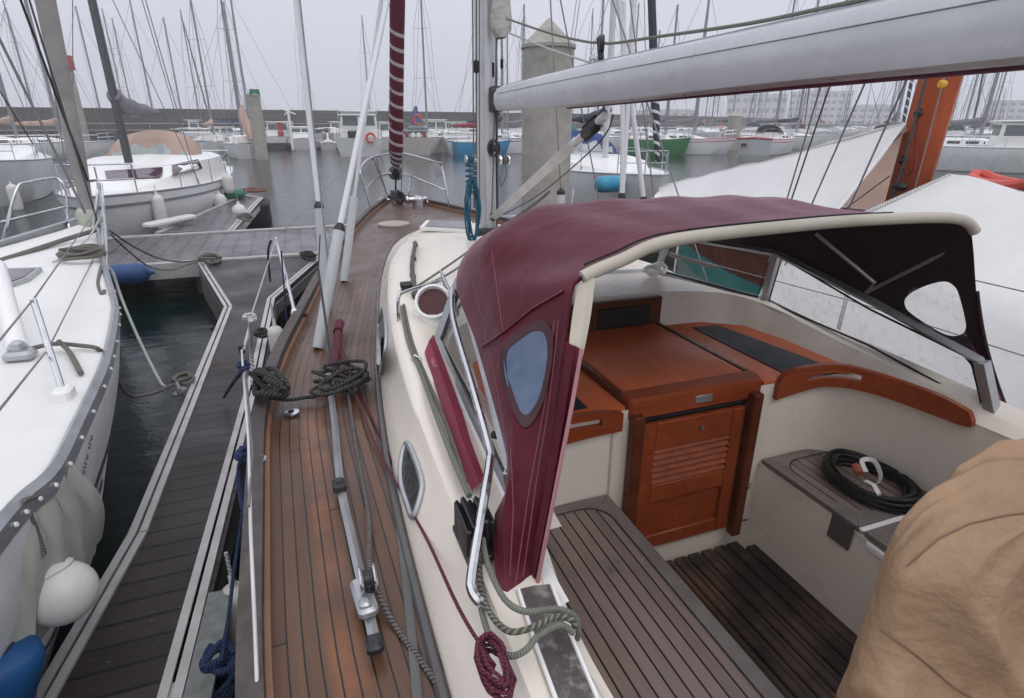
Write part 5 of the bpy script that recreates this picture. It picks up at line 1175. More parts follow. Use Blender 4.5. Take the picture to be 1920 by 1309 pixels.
m = MB(); m.lathe([(.09, -.06), (.10, 0), (.10, .12), (.07, .16)], A(168, 418, y=7.6), 16, (-.05, -.15, 1)); m.build('furler_drum', mat('drum_mould', (.42, .44, .36), .6, var=.2), fgA)
for (x0, y0, x1, y1, yy, r, mt) in ((55, 0, 190, 440, 7.2, .009, WIRED), (35, -10, 165, 340, 7.4, .011, BLACKM), (-5, 65, 160, 400, 7.0, .012, WIRE), (-20, 140, 62, 270, 6.6, .006, WIRED)):
    m = MB(); a, b_ = A(x1, y1, y=yy), A(x0, y0, y=yy-.3); m.tube([a, a+(b_-a)*2.2], r, 6); partA(m, 'stay_wire', mt)
m = MB(); a = A(157, 330, y=7.6)
for k in range(4): m.lathe([(.03, 0), (.05, .01), (.05, .03), (.03, .04)], A(158, 372-12*k, y=7.6), 12)
partA(m, 'deck_block', BLACK)
# ropes of the left boat and its moorings
def coilP(px, py, rx, ry, turns, seed, z=1.30, jit=.25): return coil(A(px, py, z=z), rx, ry, turns, jit, .02, seed)
rope_thing('coiled_line', coilP(155, 484, .17, .16, 4.5, 4), .013, R_OLD, 'brown grey rope coiled on the white foredeck behind the pulpit', k=3)
for i, (P, r, mt, lb) in enumerate([
    ([A(-10, 492, z=1.32), A(60, 470, z=1.33), A(120, 450, z=1.34), A(178, 432, z=1.36)], .022, R_OLD, 'thick brown rope lying along the far edge of the white foredeck'),
    ([A(100, 492, z=1.33), A(125, 478, z=1.33), A(160, 452, z=1.36), A(182, 420, z=1.45), A(195, 385, z=1.5)], .008, R_WHT, 'thin white line from the foredeck up to the left pulpit'),
    ([A(205, 432, z=1.3), A(250, 462, z=1.0), A(300, 485, z=.7), A(345, 491, z=.6), A(395, 485, z=.56), A(405, 492, z=.55)], .012, R_OLD, 'grey mooring rope from the left bow to the walkway edge, upper of two'),
    ([A(208, 440, z=1.25), A(240, 470, z=.95), A(280, 500, z=.65), A(320, 506, z=.56), A(350, 497, z=.56), A(378, 490, z=.56)], .010, R_OLD, 'grey mooring rope sagging lower from the left bow to the walkway edge'),
    ([A(200, 500, z=1.26), A(212, 512, z=1.2), A(228, 560, z=1.0), A(262, 640, z=.75), A(298, 712, z=.58), A(310, 725, z=.56)], .011, R_WHT, 'white braided mooring line slanting down to the finger pontoon cleat'),
    ([A(22, 652, z=1.34), A(50, 655, z=1.32), A(100, 645, z=1.33), A(150, 648, z=1.30), A(185, 655, z=1.28), A(205, 680, z=1.1), A(222, 715, z=.9), A(245, 742, z=.7), A(285, 738, z=.6), A(318, 724, z=.56), A(340, 715, z=.55)], .011, R_OLD, 'dark grey line across the white deck and down to the pontoon cleat'),
    ([A(110, 640, z=1.33), A(130, 660, z=1.30), A(152, 700, z=1.29)], .012, R_OLD, 'short dark rope tail lying on the white deck by the stanchion'),
    ([A(190, 500, z=1.28), A(184, 530, z=1.27), A(190, 552, z=1.27), A(196, 545, z=1.29)], .013, R_OLD, 'short brown rope hanging at the white foredeck edge'),
    ([A(214, 570, z=1.2), A(213, 640, z=.95), A(207, 740, z=.75), A(196, 840, z=.62), A(180, 960, z=.5), A(170, 1040, z=.4)], .019, R_WHT, 'thick pale twisted rope hanging along the left boat hull')]):
    rope_thing('mooring_rope', P, r, mt, lb, k=6)
def knot(px, py, z, r, rad, mt, lb, seed, y=None):
    rd = random.Random(seed); c = A(px, py, z=z) if y is None else A(px, py, y=y); P = [c+V((rad*cos(i*1.1)*rd.uniform(.6, 1), rad*1.1*sin(i*1.37)*rd.uniform(.6, 1), rad*.35*sin(i*.9)+rad*.3)) for i in range(16)]
    return rope_thing('rope_knot', P, r, mt, lb, k=4)
knot(345, 715, .53, .013, .07, R_OLD, 'grey rope bunched on the cleat of the finger pontoon edge', 1)
m = MB(); c = A(336, 735, z=.53); m.bbox(c, (.05, .13, .03), .01, rz=-.4); m.tube([c+V((-.02, .07, .04)), c+V((.02, -.07, .04))], .016, 7); tag(m.build('dock_cleat', mat('cast_cleat', (.25, .24, .23), .5, .5)), 'grey metal cleat on the left edge of the finger pontoon', 'cleat')
knot(395, 490, .53, .02, .14, R_OLD, 'grey brown rope heap on the walkway edge', 2); knot(577, 485, .55, .018, .12, R_BLK, 'black rope heap on the walkway edge beside the shrouds', 5)
knot(462, 412, .55, .02, .16, R_OLD, 'tangled rope at the corner of the short far finger', 8)
# blue cylinder fender on the walkway face
fender(A(238, 514, y=8.93), .14, .55, FENB, 'blue cylinder fender lying against the front of the walkway', rz=0, horiz=True)
# cloth, ball fender, blue drum at lower left
top_ = [A(132, 872, z=1.22), A(100, 905, z=1.24), A(60, 925, z=1.25), A(25, 938, z=1.26), A(-30, 965, z=1.26)]
bot_ = [A(192, 1005, z=.80), A(165, 1085, z=.74), A(110, 1160, z=.72), A(60, 1235, z=.74), A(-30, 1260, z=.80)]
m = MB(); T_, B_ = resample(top_, 22), resample(bot_, 22); rows = []
for k in range(13):
    t = k/12; rows.append([a.lerp(b, t)+V((.04*sin(pi*t)+.014*sin(i*.55+t*3)*t+.006*sin(i*1.3-t*3), .02*sin(i*1.3+t*4), 0)) for i, (a, b) in enumerate(zip(T_, B_))])
m.grid(rows); tag(m.build('hull_apron', canvas('dirty_white_cloth', (.44, .42, .38), (.33, .32, .28), rough=.75, ws=4, wr=.5), ang=80), 'dirty white cloth apron hanging over the left boat side', 'cloth')
c = A(117, 1112, z=.86); o = root('ball_fender', c, 'round white ball fender hanging between the cloth and the finger pontoon', 'fender'); R0 = .105
m = MB(); m.lathe([(.02, -R0)]+[(R0*sin(a), -R0*cos(a)) for a in [pi*k/14 for k in range(1, 12)]]+[(.07, R0*.86), (.055, R0*1.02), (.03, R0*1.1), (.01, R0*1.1)], (0, 0, 0), 26, (-.25, .25, .95)); m.build('body', FEN, o, local=True)
m = MB(); ring_ = V((-.03, .04, R0*1.05)); m.tube([ring_+V((.03*cos(a), 0, .03*sin(a)+.02)) for a in [2*pi*k/12 for k in range(12)]], .010, 7, closed=True); m.build('eye', FEN, o, local=True)
m = MB(); m.tube([ring_+V((0, 0, .05)), A(80, 1040, z=1.05)-c, A(62, 985, z=1.15)-c, A(42, 940, z=1.26)-c], .011, 7); m.build('lanyard', R_OLD, o, local=True)
knot(42, 938, 1.22, .010, .05, R_OLD, 'grey rope knot at the top edge of the dirty cloth apron', 11)
rope_thing('rope_tail', [A(45, 938, z=1.27), A(80, 930, z=1.22), A(100, 945, z=1.15)], .008, R_OLD, 'short stiff rope end over the dirty cloth apron')
rope_thing('rope_tail', [A(112, 798, z=1.25), A(125, 830, z=1.05), A(150, 890, z=.85), A(165, 940, z=.7), A(172, 985, z=.6)], .007, R_OLD, 'thin grey line hanging down the lettered white hull')
o = root('blue_drum', A(-14, 1290, z=.72), 'bright blue plastic drum at the bottom left corner', 'drum'); m = MB(); m.lathe([(.10, -.22), (.115, -.2), (.115, -.04), (.105, -.02), (.115, 0), (.115, .10), (.10, .13), (.09, .135), (.01, .14)], (0, 0, 0), 26, (.35, .1, .9)); m.build('body', mat('bright_blue_plastic', (.004, .07, .22), .5), o, local=True)
# lines & fenders on our port side
for i, (P, r, mt, lb) in enumerate([
    ([A(457, 862, z=1.15), A(450, 870, z=1.1), A(448, 900, z=1.05), A(455, 950, z=1.0), A(470, 985, z=.97), A(481, 1003, z=.95)], .010, R_BLU, 'dark blue rope tail hanging outside the grey toe rail'),
    ([A(462, 900, z=1.0), A(452, 980, z=.9), A(440, 1060, z=.8), A(428, 1160, z=.72), A(415, 1240, z=.66)], .007, R_BLU, 'dark blue line running down beside the finger pontoon'),
    ([A(457, 690, z=1.5), A(450, 700, z=1.4), A(432, 725, z=1.0), A(420, 745, z=.55)], .009, R_BLU, 'blue rope tail dangling over the finger pontoon boards'),
    ([A(470, 600, z=1.62), A(471, 650, z=1.35), A(474, 720, z=1.15)], .010, R_WHT, 'white rope tail hanging from the lifeline knot'),
    ([A(508, 452, z=1.8), A(503, 470, z=1.7), A(504, 500, z=1.5), A(507, 528, z=1.35)], .006, R_BLU, 'short blue line hanging from the stanchion top'),
    ([A(575, 590, z=1.2), A(545, 620, z=.95), A(520, 650, z=.75), A(495, 700, z=.6)], .009, R_BLK, 'dark spring line between the toe rail and finger pontoon')]):
    rope_thing('deck_line', P, r, mt, lb, k=5)
knot(463, 855, 1.19, .010, .035, R_BLU, 'bright blue knot on the lifeline beside the toe rail', 21); knot(412, 1240, .64, .012, .05, R_BLU, 'blue rope knot low beside the pontoon edge', 22)
knot(468, 598, 0, .008, .03, R_WHT, 'white rope knot on the lifeline', 23, y=2.95); knot(457, 688, 0, .008, .025, R_BLU, 'small blue knot on the lifeline below the black cap', 24, y=2.6)
m = MB(); m.lathe([(.012, -.02), (.016, 0), (.012, .02)], A(453, 655, y=2.72), 10); tag(m.build('lifeline_cap', BLACK), 'small black cap on the lifeline above the pontoon', 'cap')
knot(490, 628, .62, .018, .06, R_BLK, 'dark rope bunch beside the small white fender', 25)
fender(A(519, 640, z=.86), .055, .24, FEN, 'small white fender squeezed beside the near yacht', rz=.8)
fender(A(452, 1165, z=.34), .065, .40, FEN, 'white fender hanging beside the pontoon edge at the bottom')
rope_thing('rope_coil', coil(A(412, 1300, z=.40), .06, .07, 5, .2, .02, 9), .010, R_BLU, 'coil of dark blue rope low in the gap beside the pontoon', k=3)
# ---------------------------------------------------------------- boat B (tan sprayhood, purple windows)
TAN = canvas('tan_sprayhood', (.42, .31, .25), (.34, .24, .19), rough=.8)
GREYS = canvas('grey_sail_bundle', (.24, .23, .25), (.16, .15, .17), rough=.8, ws=5)
def exB(r, b):
    m = MB()
    for k in range(7): m.box((.5-.0, 3.3+.28*k, 1.475), (.7, .05, .006), rz=.5)
    b(m, 'antislip_stripe', mat('pale_pink_stripe', (.42, .30, .33), .7), smooth=False)
    m = MB(); m.bbox((0, 2.2, 1.16), (.6, .6, .05), .02); b(m, 'deck_hatch', mat('brown_hatch', (.13, .09, .10), .2))
    m = MB(); m.tube(smooth_pts([(0, 5.2, 2.9), (0, 4.9, 2.5), (.05, 4.4, 2.45)], 4), [.10, .12, .14, .15, .17, .18, .2, .2, .16], 9); b(m, 'sail_bundle', GREYS)
bB = boat((-2.95, 21.9, 0), pi-.06, 'white sailboat with tan sprayhood and purple windows left of the short finger', L=9.7, B=3.15, F=.97, stripe=mat('grey_stripe', (.22, .22, .24), .5), cabin=(.26, .84, .60), cabw=.43, win=None, mast=(.66, 14, .085), boom=(3.4, .95), cover=GREYS, hood=(TAN, .40), furl=None, name='cruising_sailboat', mastm=mat('dark_mast', (.10, .10, .11), .4, .5), extras=None)
cB = [c for c in bB.children if c.name.startswith('cabin')][0]
MW = Matrix.Translation(bB.location) @ Matrix.Rotation(bB.rotation_euler.z, 4, 'Z'); MI = MW.inverted()
CB = BVHTree.FromPolygons([tuple(MW @ v.co) for v in cB.data.vertices], [tuple(p.vertices) for p in cB.data.polygons])
for quad in ([(196, 320), (306, 313), (303, 332), (200, 337)], [(322, 309), (372, 298), (380, 316), (324, 331)]):
    q = resample([V((x, y, 0)) for x, y in quad+quad[:1]], 33)[:-1]; P = []
    for p in q:
        d = (A(p.x, p.y, z=0)-EYE).normalized(); loc, nr, i_, t_ = CB.ray_cast(EYE, d)
        if loc is not None: P.append(loc-d*.10)
    if len(P) > 6:
        c = sum(P, V((0, 0, 0)))/len(P); g = MB(); g.add([MI @ c]+[MI @ p for p in P], [(0, i+1, (i+1) % len(P)+1) for i in range(len(P))]); g.build('cabin_window', PURPG, cB, local=True, smooth=False)
for k, (px, py, lb) in enumerate(((300, 400, 'long white fender on the hull side above the white plank'), (428, 345, 'white fender at the stern of the tan hooded sailboat, upper one'), (412, 378, 'round white fender at the stern of the tan hooded sailboat beside the finger'))):
    fender(A(px, py, y=(13.6, 16.8, 16.2)[k]), (.12, .14, .16)[k], (.75, .5, .4)[k], FEN, lb)
m = MB(); a, b_ = A(275, 428, z=.56), A(362, 410, z=.56); dd = b_-a; c = (a+b_)/2; m.bbox((c.x, c.y, .60), (dd.length, .22, .10), .03, rz=math.atan2(dd.y, dd.x)); tag(m.build('fender_board', FEN), 'white plank fender lying on the short finger beside the hull', 'fender board')
rope_thing('pontoon_line', coil(A(470, 360, z=.56), .35, .3, 4, .3, .02, 12), .03, rope_mat('rope_rust', (.10, .04, .03), (.25, .11, .08), 20), 'rust brown rope heap on the far end of the short finger', k=3)
fender(A(440, 364, z=.62), .12, .5, mat('green_fender', (.03, .16, .10), .5), 'green float lying on the far end of the short finger', horiz=True, rz=.3)
fender(A(450, 402, z=.45), .15, .45, FEN, 'white round fender at the corner of the short finger')
# ---------------------------------------------------------------- boat C far left
boat((-10.8, 30.2, 0), pi+.30, 'white sailboat bow with one fender at the left edge', L=9.5, B=3.0, F=1.15, cabin=(.3, .72, .4), mast=(.58, 12, .08), name='cruising_sailboat', boom=(3, .8), cover=canvas('peach_cover', (.42, .28, .2)))
fender(A(28, 372, y=20.8), .14, .8, FEN, 'white fender on the bow at the far left edge')
# ---------------------------------------------------------------- concrete piles
CONC = mat('pile_concrete', (.36, .34, .30), .85, var=.16, scale=2.5, dirt=(.17, .17, .12), damt=.85, dscale=1.3, bump=.2, bscale=20)
def pile(x, y, r, h, label, capm=None, slab=None, nm='mooring_pile'):
    o = root(nm, (x, y, 0), label, 'pile'); m = MB(); m.lathe([(r, -1.5), (r, h)], (0, 0, 0), 28); m.build('shaft', CONC, o, local=True)
    m = MB(); m.lathe([(r*1.06, h), (r*1.06, h+.07), (r*.98, h+.09), (.02, h+r*1.05)], (0, 0, 0), 28); m.build('cap', CONC if capm is None else capm, o, local=True)
    if slab: m = MB(); m.box((r*.3, -r*.7, h+.18), (r*1.5, .08, .42), rz=.35); m.build('mark_board', slab, o, local=True, smooth=False)
    return o
pile(5.62, 13.0, .565, 3.86, 'tall round concrete pile with conical cap behind the near mast')
pile(-1.7, 45, .42, 4.0, 'distant concrete pile with a small green board on its cap', slab=mat('green_board', (.01, .16, .10), .6))
p = pile(-15.8, 60, .50, 6.2, 'distant pale pile topped by a red panel at the left'); m = MB(); m.box((0, -.1, 6.75), (1.3, .9, 1.0), rz=.1); m.build('red_panel', mat('red_board', (.42, .02, .03), .6), p, local=True, smooth=False)
# ---------------------------------------------------------------- boat D (blue hood, bow to the right)
BLUEC = canvas('royal_blue_canvas', (.012, .045, .20), rough=.7); NAVY = canvas('navy_cover', (.008, .012, .03), rough=.7)
def spiral_mat(name, c1, c2, f=4.2, upto=5, w=.22):
    t = NT(name); sp = t.n('ShaderNodeSeparateXYZ'); t.t.links.new(t.tc.outputs['UV'], sp.inputs[0]); L0 = t.math('FRACT', t.math('ADD', t.math('MULTIPLY', sp.outputs[1], f), sp.outputs[0]))
    t.set('Base Color', t.mix(t.math('MULTIPLY', t.math('LESS_THAN', L0, w), t.math('LESS_THAN', sp.outputs[1], upto)), c1, c2)); t.set('Roughness', .7); return t.m
NAVYSP = spiral_mat('navy_spiral_sail', (.010, .013, .03), (.55, .55, .55), 4.2, 2.0, .3)
bD = boat((9.9, 22.2, 0), pi-.17, 'white sailboat with blue sprayhood and navy furled sail right of the concrete pile', L=10.4, B=3.3, F=1.05, cabin=(.30, .82, .36), win=PURPG, mast=(.60, 14, .09), boom=(3.6, .95), cover=NAVY, hood=(BLUEC, .36), furl=NAVYSP, name='cruising_sailboat')
fender(A(1143, 345, y=13.0), .20, .85, mat('sky_blue_fender', (.03, .27, .42), .4), 'sky blue fender hanging level on the side of the blue hooded sailboat', horiz=True, rz=.15)
# ---------------------------------------------------------------- boat E : wooden ketch under white tarpaulins
WOODH = varnish('red_brown_planking', (.10, .028, .018), (.17, .05, .03), .25, st=(1, 1, 12))
TURQ = mat('turquoise_paint', (.03, .24, .23), .35, var=.06, dirt=(.05, .15, .14), damt=.4)
be = root('wooden_ketch', (5.2, 3, 0), 'wooden boat with turquoise stripe and orange mast under white tarpaulins to starboard', 'sailboat')
GE = [(-3, .8), (2.4, .85), (3.2, 1.15), (3.7, 1.5), (4.5, 1.38), (5.6, 1.0), (6.5, .5), (7.0, .03)]
ye = [-3+.5*i for i in range(20)]+[7.0]
def stripE(z0, z1, mt, nm, o=0):
    m = MB()
    for s in (-1, 1): m.grid([[(5.25+s*(interp(GE, y)+o)*k0, y, z1), (5.25+s*(interp(GE, y)+o)*k1, y, z0)] for y in ye for k0, k1 in [(1-.10*(1.45-z1), 1-.10*(1.45-z0))]], flip=(s > 0))
    return m.build(nm, mt, be)
stripE(-.2, .72, mat('grey_green_paint', (.22, .30, .27), .4, dirt=(.12, .16, .14)), 'hull'); stripE(.72, .98, TURQ, 'turquoise_band'); stripE(.98, 1.35, WOODH, 'bulwark')
m = MB()
for s in (-1, 1): m.tube([(5.25+s*interp(GE, y), y, 1.36) for y in ye], .04, 6)
m.build('cap_rail', WOODH, be); m = MB(); m.grid([[(5.25-interp(GE, y), y, 1.25), (5.25+interp(GE, y), y, 1.25)] for y in ye], flip=True); m.build('deck', WOODD, be)
ORM = varnish('orange_varnish', (.30, .058, .018), (.38, .088, .028), .4, st=(20, 20, 1.5)); m = MB(); a, b_ = A(1688, 410, x=5.2), A(1768, 130, x=5.2); d = (b_-a); a = a-d*.3
m.tube([a, b_, a+d*6], [.135, .14, .09], 8, flat=1.25); ms = m.build('orange_mast', ORM, be, ang=20)
m = MB(); P = smooth_pts([A(1722, 210, x=5.0), A(1718, 260, x=5.0), A(1715, 310, x=5.0), A(1700, 330, x=5.0), A(1694, 305, x=5.0)], 5); m.tube(P, .010, 6); m.build('halyard_tail', rope_mat('rope_red', (.10, .01, .01), (.25, .03, .03)), ms)
for P, r, mt in (([A(1740, 130, x=4.95), A(1697, 300, x=4.95), A(1660, 405, x=4.95)], .012, WIRED), ([A(1775, 130, x=4.95), A(1735, 280, x=4.95), A(1705, 390, x=4.95)], .006, WIRE)): m = MB(); m.tube(P, r, 5); m.build('halyard', mt, ms)
for px, py in ((1687, 350), (1693, 300), (1722, 212)): m = MB(); m.bbox(A(px, py, x=4.98), (.10, .14 if py == 350 else .07, .07), .03); m.build('mast_block', BLACK, ms)
m = MB(); m.lathe([(.03, 0), (.035, .03), (.02, .05)], A(1770, 158, x=4.98), 10, (-1, 0, 0)); m.build('yellow_knob', mat('yellow_plastic', (.6, .32, .02), .5), ms)
def tarp(ridge, eave, label, mid=None, seed=0):
    r_, e_ = resample(ridge, 40), resample(eave, 40); m_ = resample(mid, 40) if mid else None; rows = []
    for k in range(19):
        t = k/18; row = []; mid_ = mid
        for i, (a, b) in enumerate(zip(r_, e_)):
            wob = .018*sin(i*.45+seed+t*2)+.022*sin(i*.21-t*5+seed)+.012*sin(i*1.1+t*9); base = a.lerp(b, t) if not m_ else (a.lerp(m_[i], t*2) if t < .5 else m_[i].lerp(b, t*2-1)); row.append(base+V((wob*sin(pi*min(1, t+.12)), 0, -.05*sin(pi*t)+wob*.5)))
        rows.append(row)
    m = MB(); m.grid(rows); return m, rows
m, rows = tarp([A(1236, 352, x=4.9), A(1340, 325, x=4.9), A(1480, 290, x=4.95), A(1600, 258, x=5.0), A(1698, 231, x=5.0)], [A(1236, 360, x=4.75), V((4.1, 6.3, 1.45)), V((3.95, 5.2, 1.42)), V((3.9, 4.4, 1.42)), A(1556, 412, x=4.15)], '')
t1 = root('boat_tarpaulin', (4.6, 5, 1.4), 'long white tarpaulin tent rising to a point beside the orange mast', 'tarpaulin'); m.build('near_panel', TARPW, t1, ang=80)
rg, ev = [V((p.x, p.y, p.z)) for p in (rows[0][0], rows[0][20], rows[0][-1])], None
m = MB(); far_ = [V((5.0, 7.6, 1.45)), V((5.9, 6.4, 1.45)), V((6.35, 4.2, 1.42))]; m.grid([resample(rg, 20), resample(far_, 20)], flip=True); m.build('far_panel', tarpm('tan_tarp_lining', (.50, .36, .29), (.42, .30, .24), .6), t1, ang=80)
m = MB(); m.tube([rows[0][-1], rows[-1][-1]], .012, 5); m.tube(rows[0], .012, 5); m.build('hem', TARPW, t1)
m = MB()
for P in ([A(1690, 250, x=5.0), A(1520, 420, x=4.5)], [A(1668, 330, x=5.1), A(1540, 425, x=4.6)]): m.tube(P, .006, 5)
m.build('guy_line', R_OLD, t1)
rdg = [A(1780, 331, x=5.2), A(1800, 332, x=5.2), A(1850, 342, x=5.2), A(1920, 358, x=5.2), V((5.2, 1.0, 1.80)), V((5.2, -2, 1.75))]
eav = [V((3.55, 3.66, .98)), V((3.50, 3.2, .72)), V((3.45, 2.7, .45)), V((3.40, 2.0, .25)), V((3.38, .5, .2)), V((3.38, -2, .2))]
m, rows = tarp(rdg, eav, '', seed=2, mid=[V((3.85, 3.72, 1.45)), V((4.0, 3.3, 1.42)), V((4.1, 2.4, 1.32)), V((4.1, .5, 1.30)), V((4.1, -2, 1.30))])
t2 = root('boat_tarpaulin', (4.6, 2, 1.0), 'white tarpaulin hanging down behind the spray hood at the right edge', 'tarpaulin'); m.build('near_panel', TARPW, t2, ang=80)
m = MB(); m.grid([resample(rdg, 20), resample([V((5.9, 3.4, 1.4)), V((6.5, 2, 1.2)), V((6.5, -2, 1.2))], 20)], flip=True); m.build('far_panel', TARPW, t2, ang=80)
m = MB(); m.tube([rdg[0]+V((0, 0, .01)), rows[9][0], eav[0]], .02, 5); m.build('hem', R_WHT, t2)
# ================================================================ BREAKWATER, QUAY, BUILDINGS
BWM = NT('breakwater_stone'); ob = BWM.tc.outputs['Object']; br = BWM.n('ShaderNodeTexBrick'); BWM.t.links.new(BWM.tc.outputs['UV'], br.inputs[0])
br.inputs['Scale'].default_value = 1; br.inputs['Brick Width'].default_value = 1.4; br.inputs['Row Height'].default_value = .55; br.inputs['Mortar Size'].default_value = .03
br.inputs['Color1'].default_value = (.085, .075, .068, 1); br.inputs['Color2'].default_value = (.12, .105, .095, 1); br.inputs['Mortar'].default_value = (.05, .045, .04, 1)
BWM.set('Base Color', BWM.mix(BWM.rng(BWM.noise(ob, .15, 8, .7), .35, .7), br.outputs[0], (.06, .055, .052))); BWM.set('Roughness', .9)
bw = root('breakwater', (0, 76, 0), 'long dark stone breakwater wall closing the harbour behind the boats', 'breakwater')
LINE = [(-95, 66), (-30, 74), (10, 79), (45, 88), (90, 112), (130, 140)]
def wallstrip(y0, z0, y1, z1, nm, mt, flat=False):
    m = MB(); P = resample([V((x, y, 0)) for x, y in LINE], 60); uv = [[(i*4.2, z0), (i*4.2, z1+.001)] for i in range(60)]
    m.grid([[(p.x, p.y+y0, z0), (p.x, p.y+y1, z1)] for p in P], uv); return m.build(nm, mt, bw, smooth=False)
DKW = mat('wet_dark_stone', (.030, .030, .034), .7, var=.3, scale=.6)
wallstrip(0, -1, 0, 1.55, 'tidal_base', DKW); wallstrip(0, 1.55, 1.0, 1.65, 'ledge', mat('ledge_stone', (.2, .19, .17), .8)); wallstrip(1.0, 1.65, 1.05, 3.75, 'parapet', BWM.m); wallstrip(1.05, 3.75, 1.8, 3.78, 'coping', mat('coping_stone', (.17, .16, .15), .8)); wallstrip(1.8, 3.78, 1.8, -1, 'back_face', BWM.m)
m = MB(); P = resample([V((x, y, 0)) for x, y in LINE], 60); m.tube([(p.x, p.y+.3, 2.25) for p in P], .03, 4)
for p in P[::2]: m.tube([(p.x, p.y+.3, 1.6), (p.x, p.y+.3, 2.25)], .03, 4)
m.build('handrail', ALU, bw)
# hazy town on the right
WALLB = mat('render_wall', (.55, .53, .52), .8, var=.06, scale=.2); ROOFB = mat('slate_roof', (.16, .16, .18), .7); WINB = mat('building_window', (.10, .11, .13), .2)
def building(x, y, w, d, h, fl, cols, label, rz=.0, step=None, roof=None):
    o = root('quay_building', (x, y, 0), label, 'building', 'hazy buildings behind the harbour', rz=rz); b = lambda m, n, mt, p=o, **k: m.build(n, mt, p, local=True, **k)
    m = MB(); m.box((0, 0, h/2+1), (w, d, h))
    if step: m.box((step[0], 0, h+1+step[2]/2), (step[1], d*.8, step[2]))
    wl = b(m, 'wall', WALLB, smooth=False)
    for f in range(fl):
        zc_ = 1+h*(f+.5)/fl
        for c in range(cols):
            g = MB(); xx = -w/2+w*(c+.5)/cols; g.box((xx, -d/2-.04, zc_), (w/cols*.62, .06, h/fl*.42)); b(g, 'window', WINB, wl, smooth=False)
    g = MB()
    if roof: g.add([(-w/2-.3, -d/2-.3, h+1), (w/2+.3, -d/2-.3, h+1), (w/2+.3, d/2+.3, h+1), (-w/2-.3, d/2+.3, h+1), (-w/2+d*.3, 0, h+1+roof), (w/2-d*.3, 0, h+1+roof)], [(0, 1, 5, 4), (1, 2, 5), (2, 3, 4, 5), (3, 0, 4), (3, 2, 1, 0)])
    else: g.box((0, 0, h+1.15), (w+.6, d+.6, .3))
    b(g, 'roof', ROOFB, smooth=False); return o
def Adist(px, py, D):
    d = A(px, py, z=0)-EYE if py > 235 else A(px, py, y=100)-EYE
    d = d.normalized(); h_ = sqrt(d.x**2+d.y**2); return EYE+d*(D/h_)
for (x0, x1, ytop, D, fl, cols, step, roof, lb) in (
    (1195, 1305, 205, 150, 2, 7, None, 1.2, 'low pale quay building in the haze left of the stepped block'),
    (1360, 1470, 172, 165, 3, 8, (3, 6, 2.2), None, 'hazy stepped white block behind the harbour, left of the tallest'),
    (1475, 1590, 165, 170, 5, 9, (0, 9, 2.6), None, 'tallest hazy white block with rows of windows behind the harbour'),
    (1592, 1668, 196, 165, 3, 5, None, 1.5, 'small hazy house block just left of the orange mast'),
    (1850, 1990, 190, 175, 4, 8, None, None, 'hazy block at the far right behind the boats')):
    D *= 2.5; a, c = Adist(x0, 225, D), Adist(x1, 225, D); top = Adist((x0+x1)/2, ytop, D).z; mid = (a+c)/2; w = (c-a).length; building(mid.x, mid.y, w, 12, top-1-(step[2] if step else 0)-(roof or 0), fl, cols, lb, rz=math.atan2(c.y-a.y, c.x-a.x), step=step, roof=roof)
q0, q1 = Adist(1180, 230, 300), Adist(2150, 230, 300); m = MB(); dd = q1-q0; c = (q0+q1)/2; m.box((c.x, c.y, .6), (dd.length, 6, 3.0), rz=math.atan2(dd.y, dd.x)); tag(m.build('stone_quay', DKW, smooth=False), 'low dark quay under the hazy town on the right', 'quay')
for (px, py, lb) in ((1375, 205, 'stubby pale pile with pointed cap in the haze'), (1675, 215, 'grey block shaped pile head near the orange mast')):
    a = A(px, 268, z=0); a = Adist(px, 250, 62); top = Adist(px, py, 62).z; pile(a.x, a.y, .62, top-.65, lb)
# far pontoon carrying the row of boats
fpn = root('distant_pontoon', (0, 50, 0), 'long low pontoon far across the water behind the row of moored boats', 'pontoon')
FP0, FP1 = A(395, 268, z=.5), A(985, 268, z=.5); m = MB(); dd = FP1-FP0; c = (FP0+FP1)/2; rzf = math.atan2(dd.y, dd.x)
m.box((c.x-6, c.y, .5), (dd.length+38, 1.6, .12), rz=rzf); m.build('planking', PWX, fpn, smooth=False)
m = MB()
for i in range(16): p = FP0+dd*(i/15*1.3-.25); m.box((p.x, p.y, .15), (1.9, 1.3, .6), rz=rzf)
m.build('float', BLACKM, fpn, smooth=False)
for (px, py) in ((575, 285), (735, 290), (510, 292)):
    pass
# ================================================================ THE FLEET
def at_w(px, py): return A(px, py, z=0)
def head(p, deg):
    """rotation so the bow points 'deg' clockwise from straight away from the camera"""
    return math.atan2(-p.x, p.y)*1-R_(deg)
PEACH = canvas('peach_sail_cover', (.52, .36, .29), rough=.8); TEALC = canvas('teal_cover', (.01, .13, .14), rough=.7); GRN = mat('green_hull_paint', (.012, .15, .035), .35, var=.1); SKYB = mat('bright_blue_hull', (.015, .24, .45), .35, var=.08)
REDP = mat('red_trim', (.42, .03, .03), .5); REDC = canvas('red_canvas', (.30, .02, .035), rough=.7); GREENC = canvas('green_tinted', (.10, .22, .16), rough=.6); GREYC = canvas('grey_canvas', (.20, .20, .22), rough=.8); ORNG = mat('lifebuoy_red', (.60, .05, .04), .5)
TINT = mat('tinted_glass', (.10, .13, .13), .1); CREAM = mat('cream_hull', (.58, .55, .49), .4, var=.05, dirt=(.4, .38, .33), damt=.3)
def lifebuoy(o, p, s=.34):
    m = MB(); m.tube([V(p)+V((s*cos(a), 0, s*sin(a)+.02)) for a in [2*pi*k/18 for k in range(16)]], .085, 8, closed=False); m.build('horseshoe_buoy', ORNG, o, local=True)
MASTG = mat('mast_grey_far', (.24, .24, .26), .5, .3)
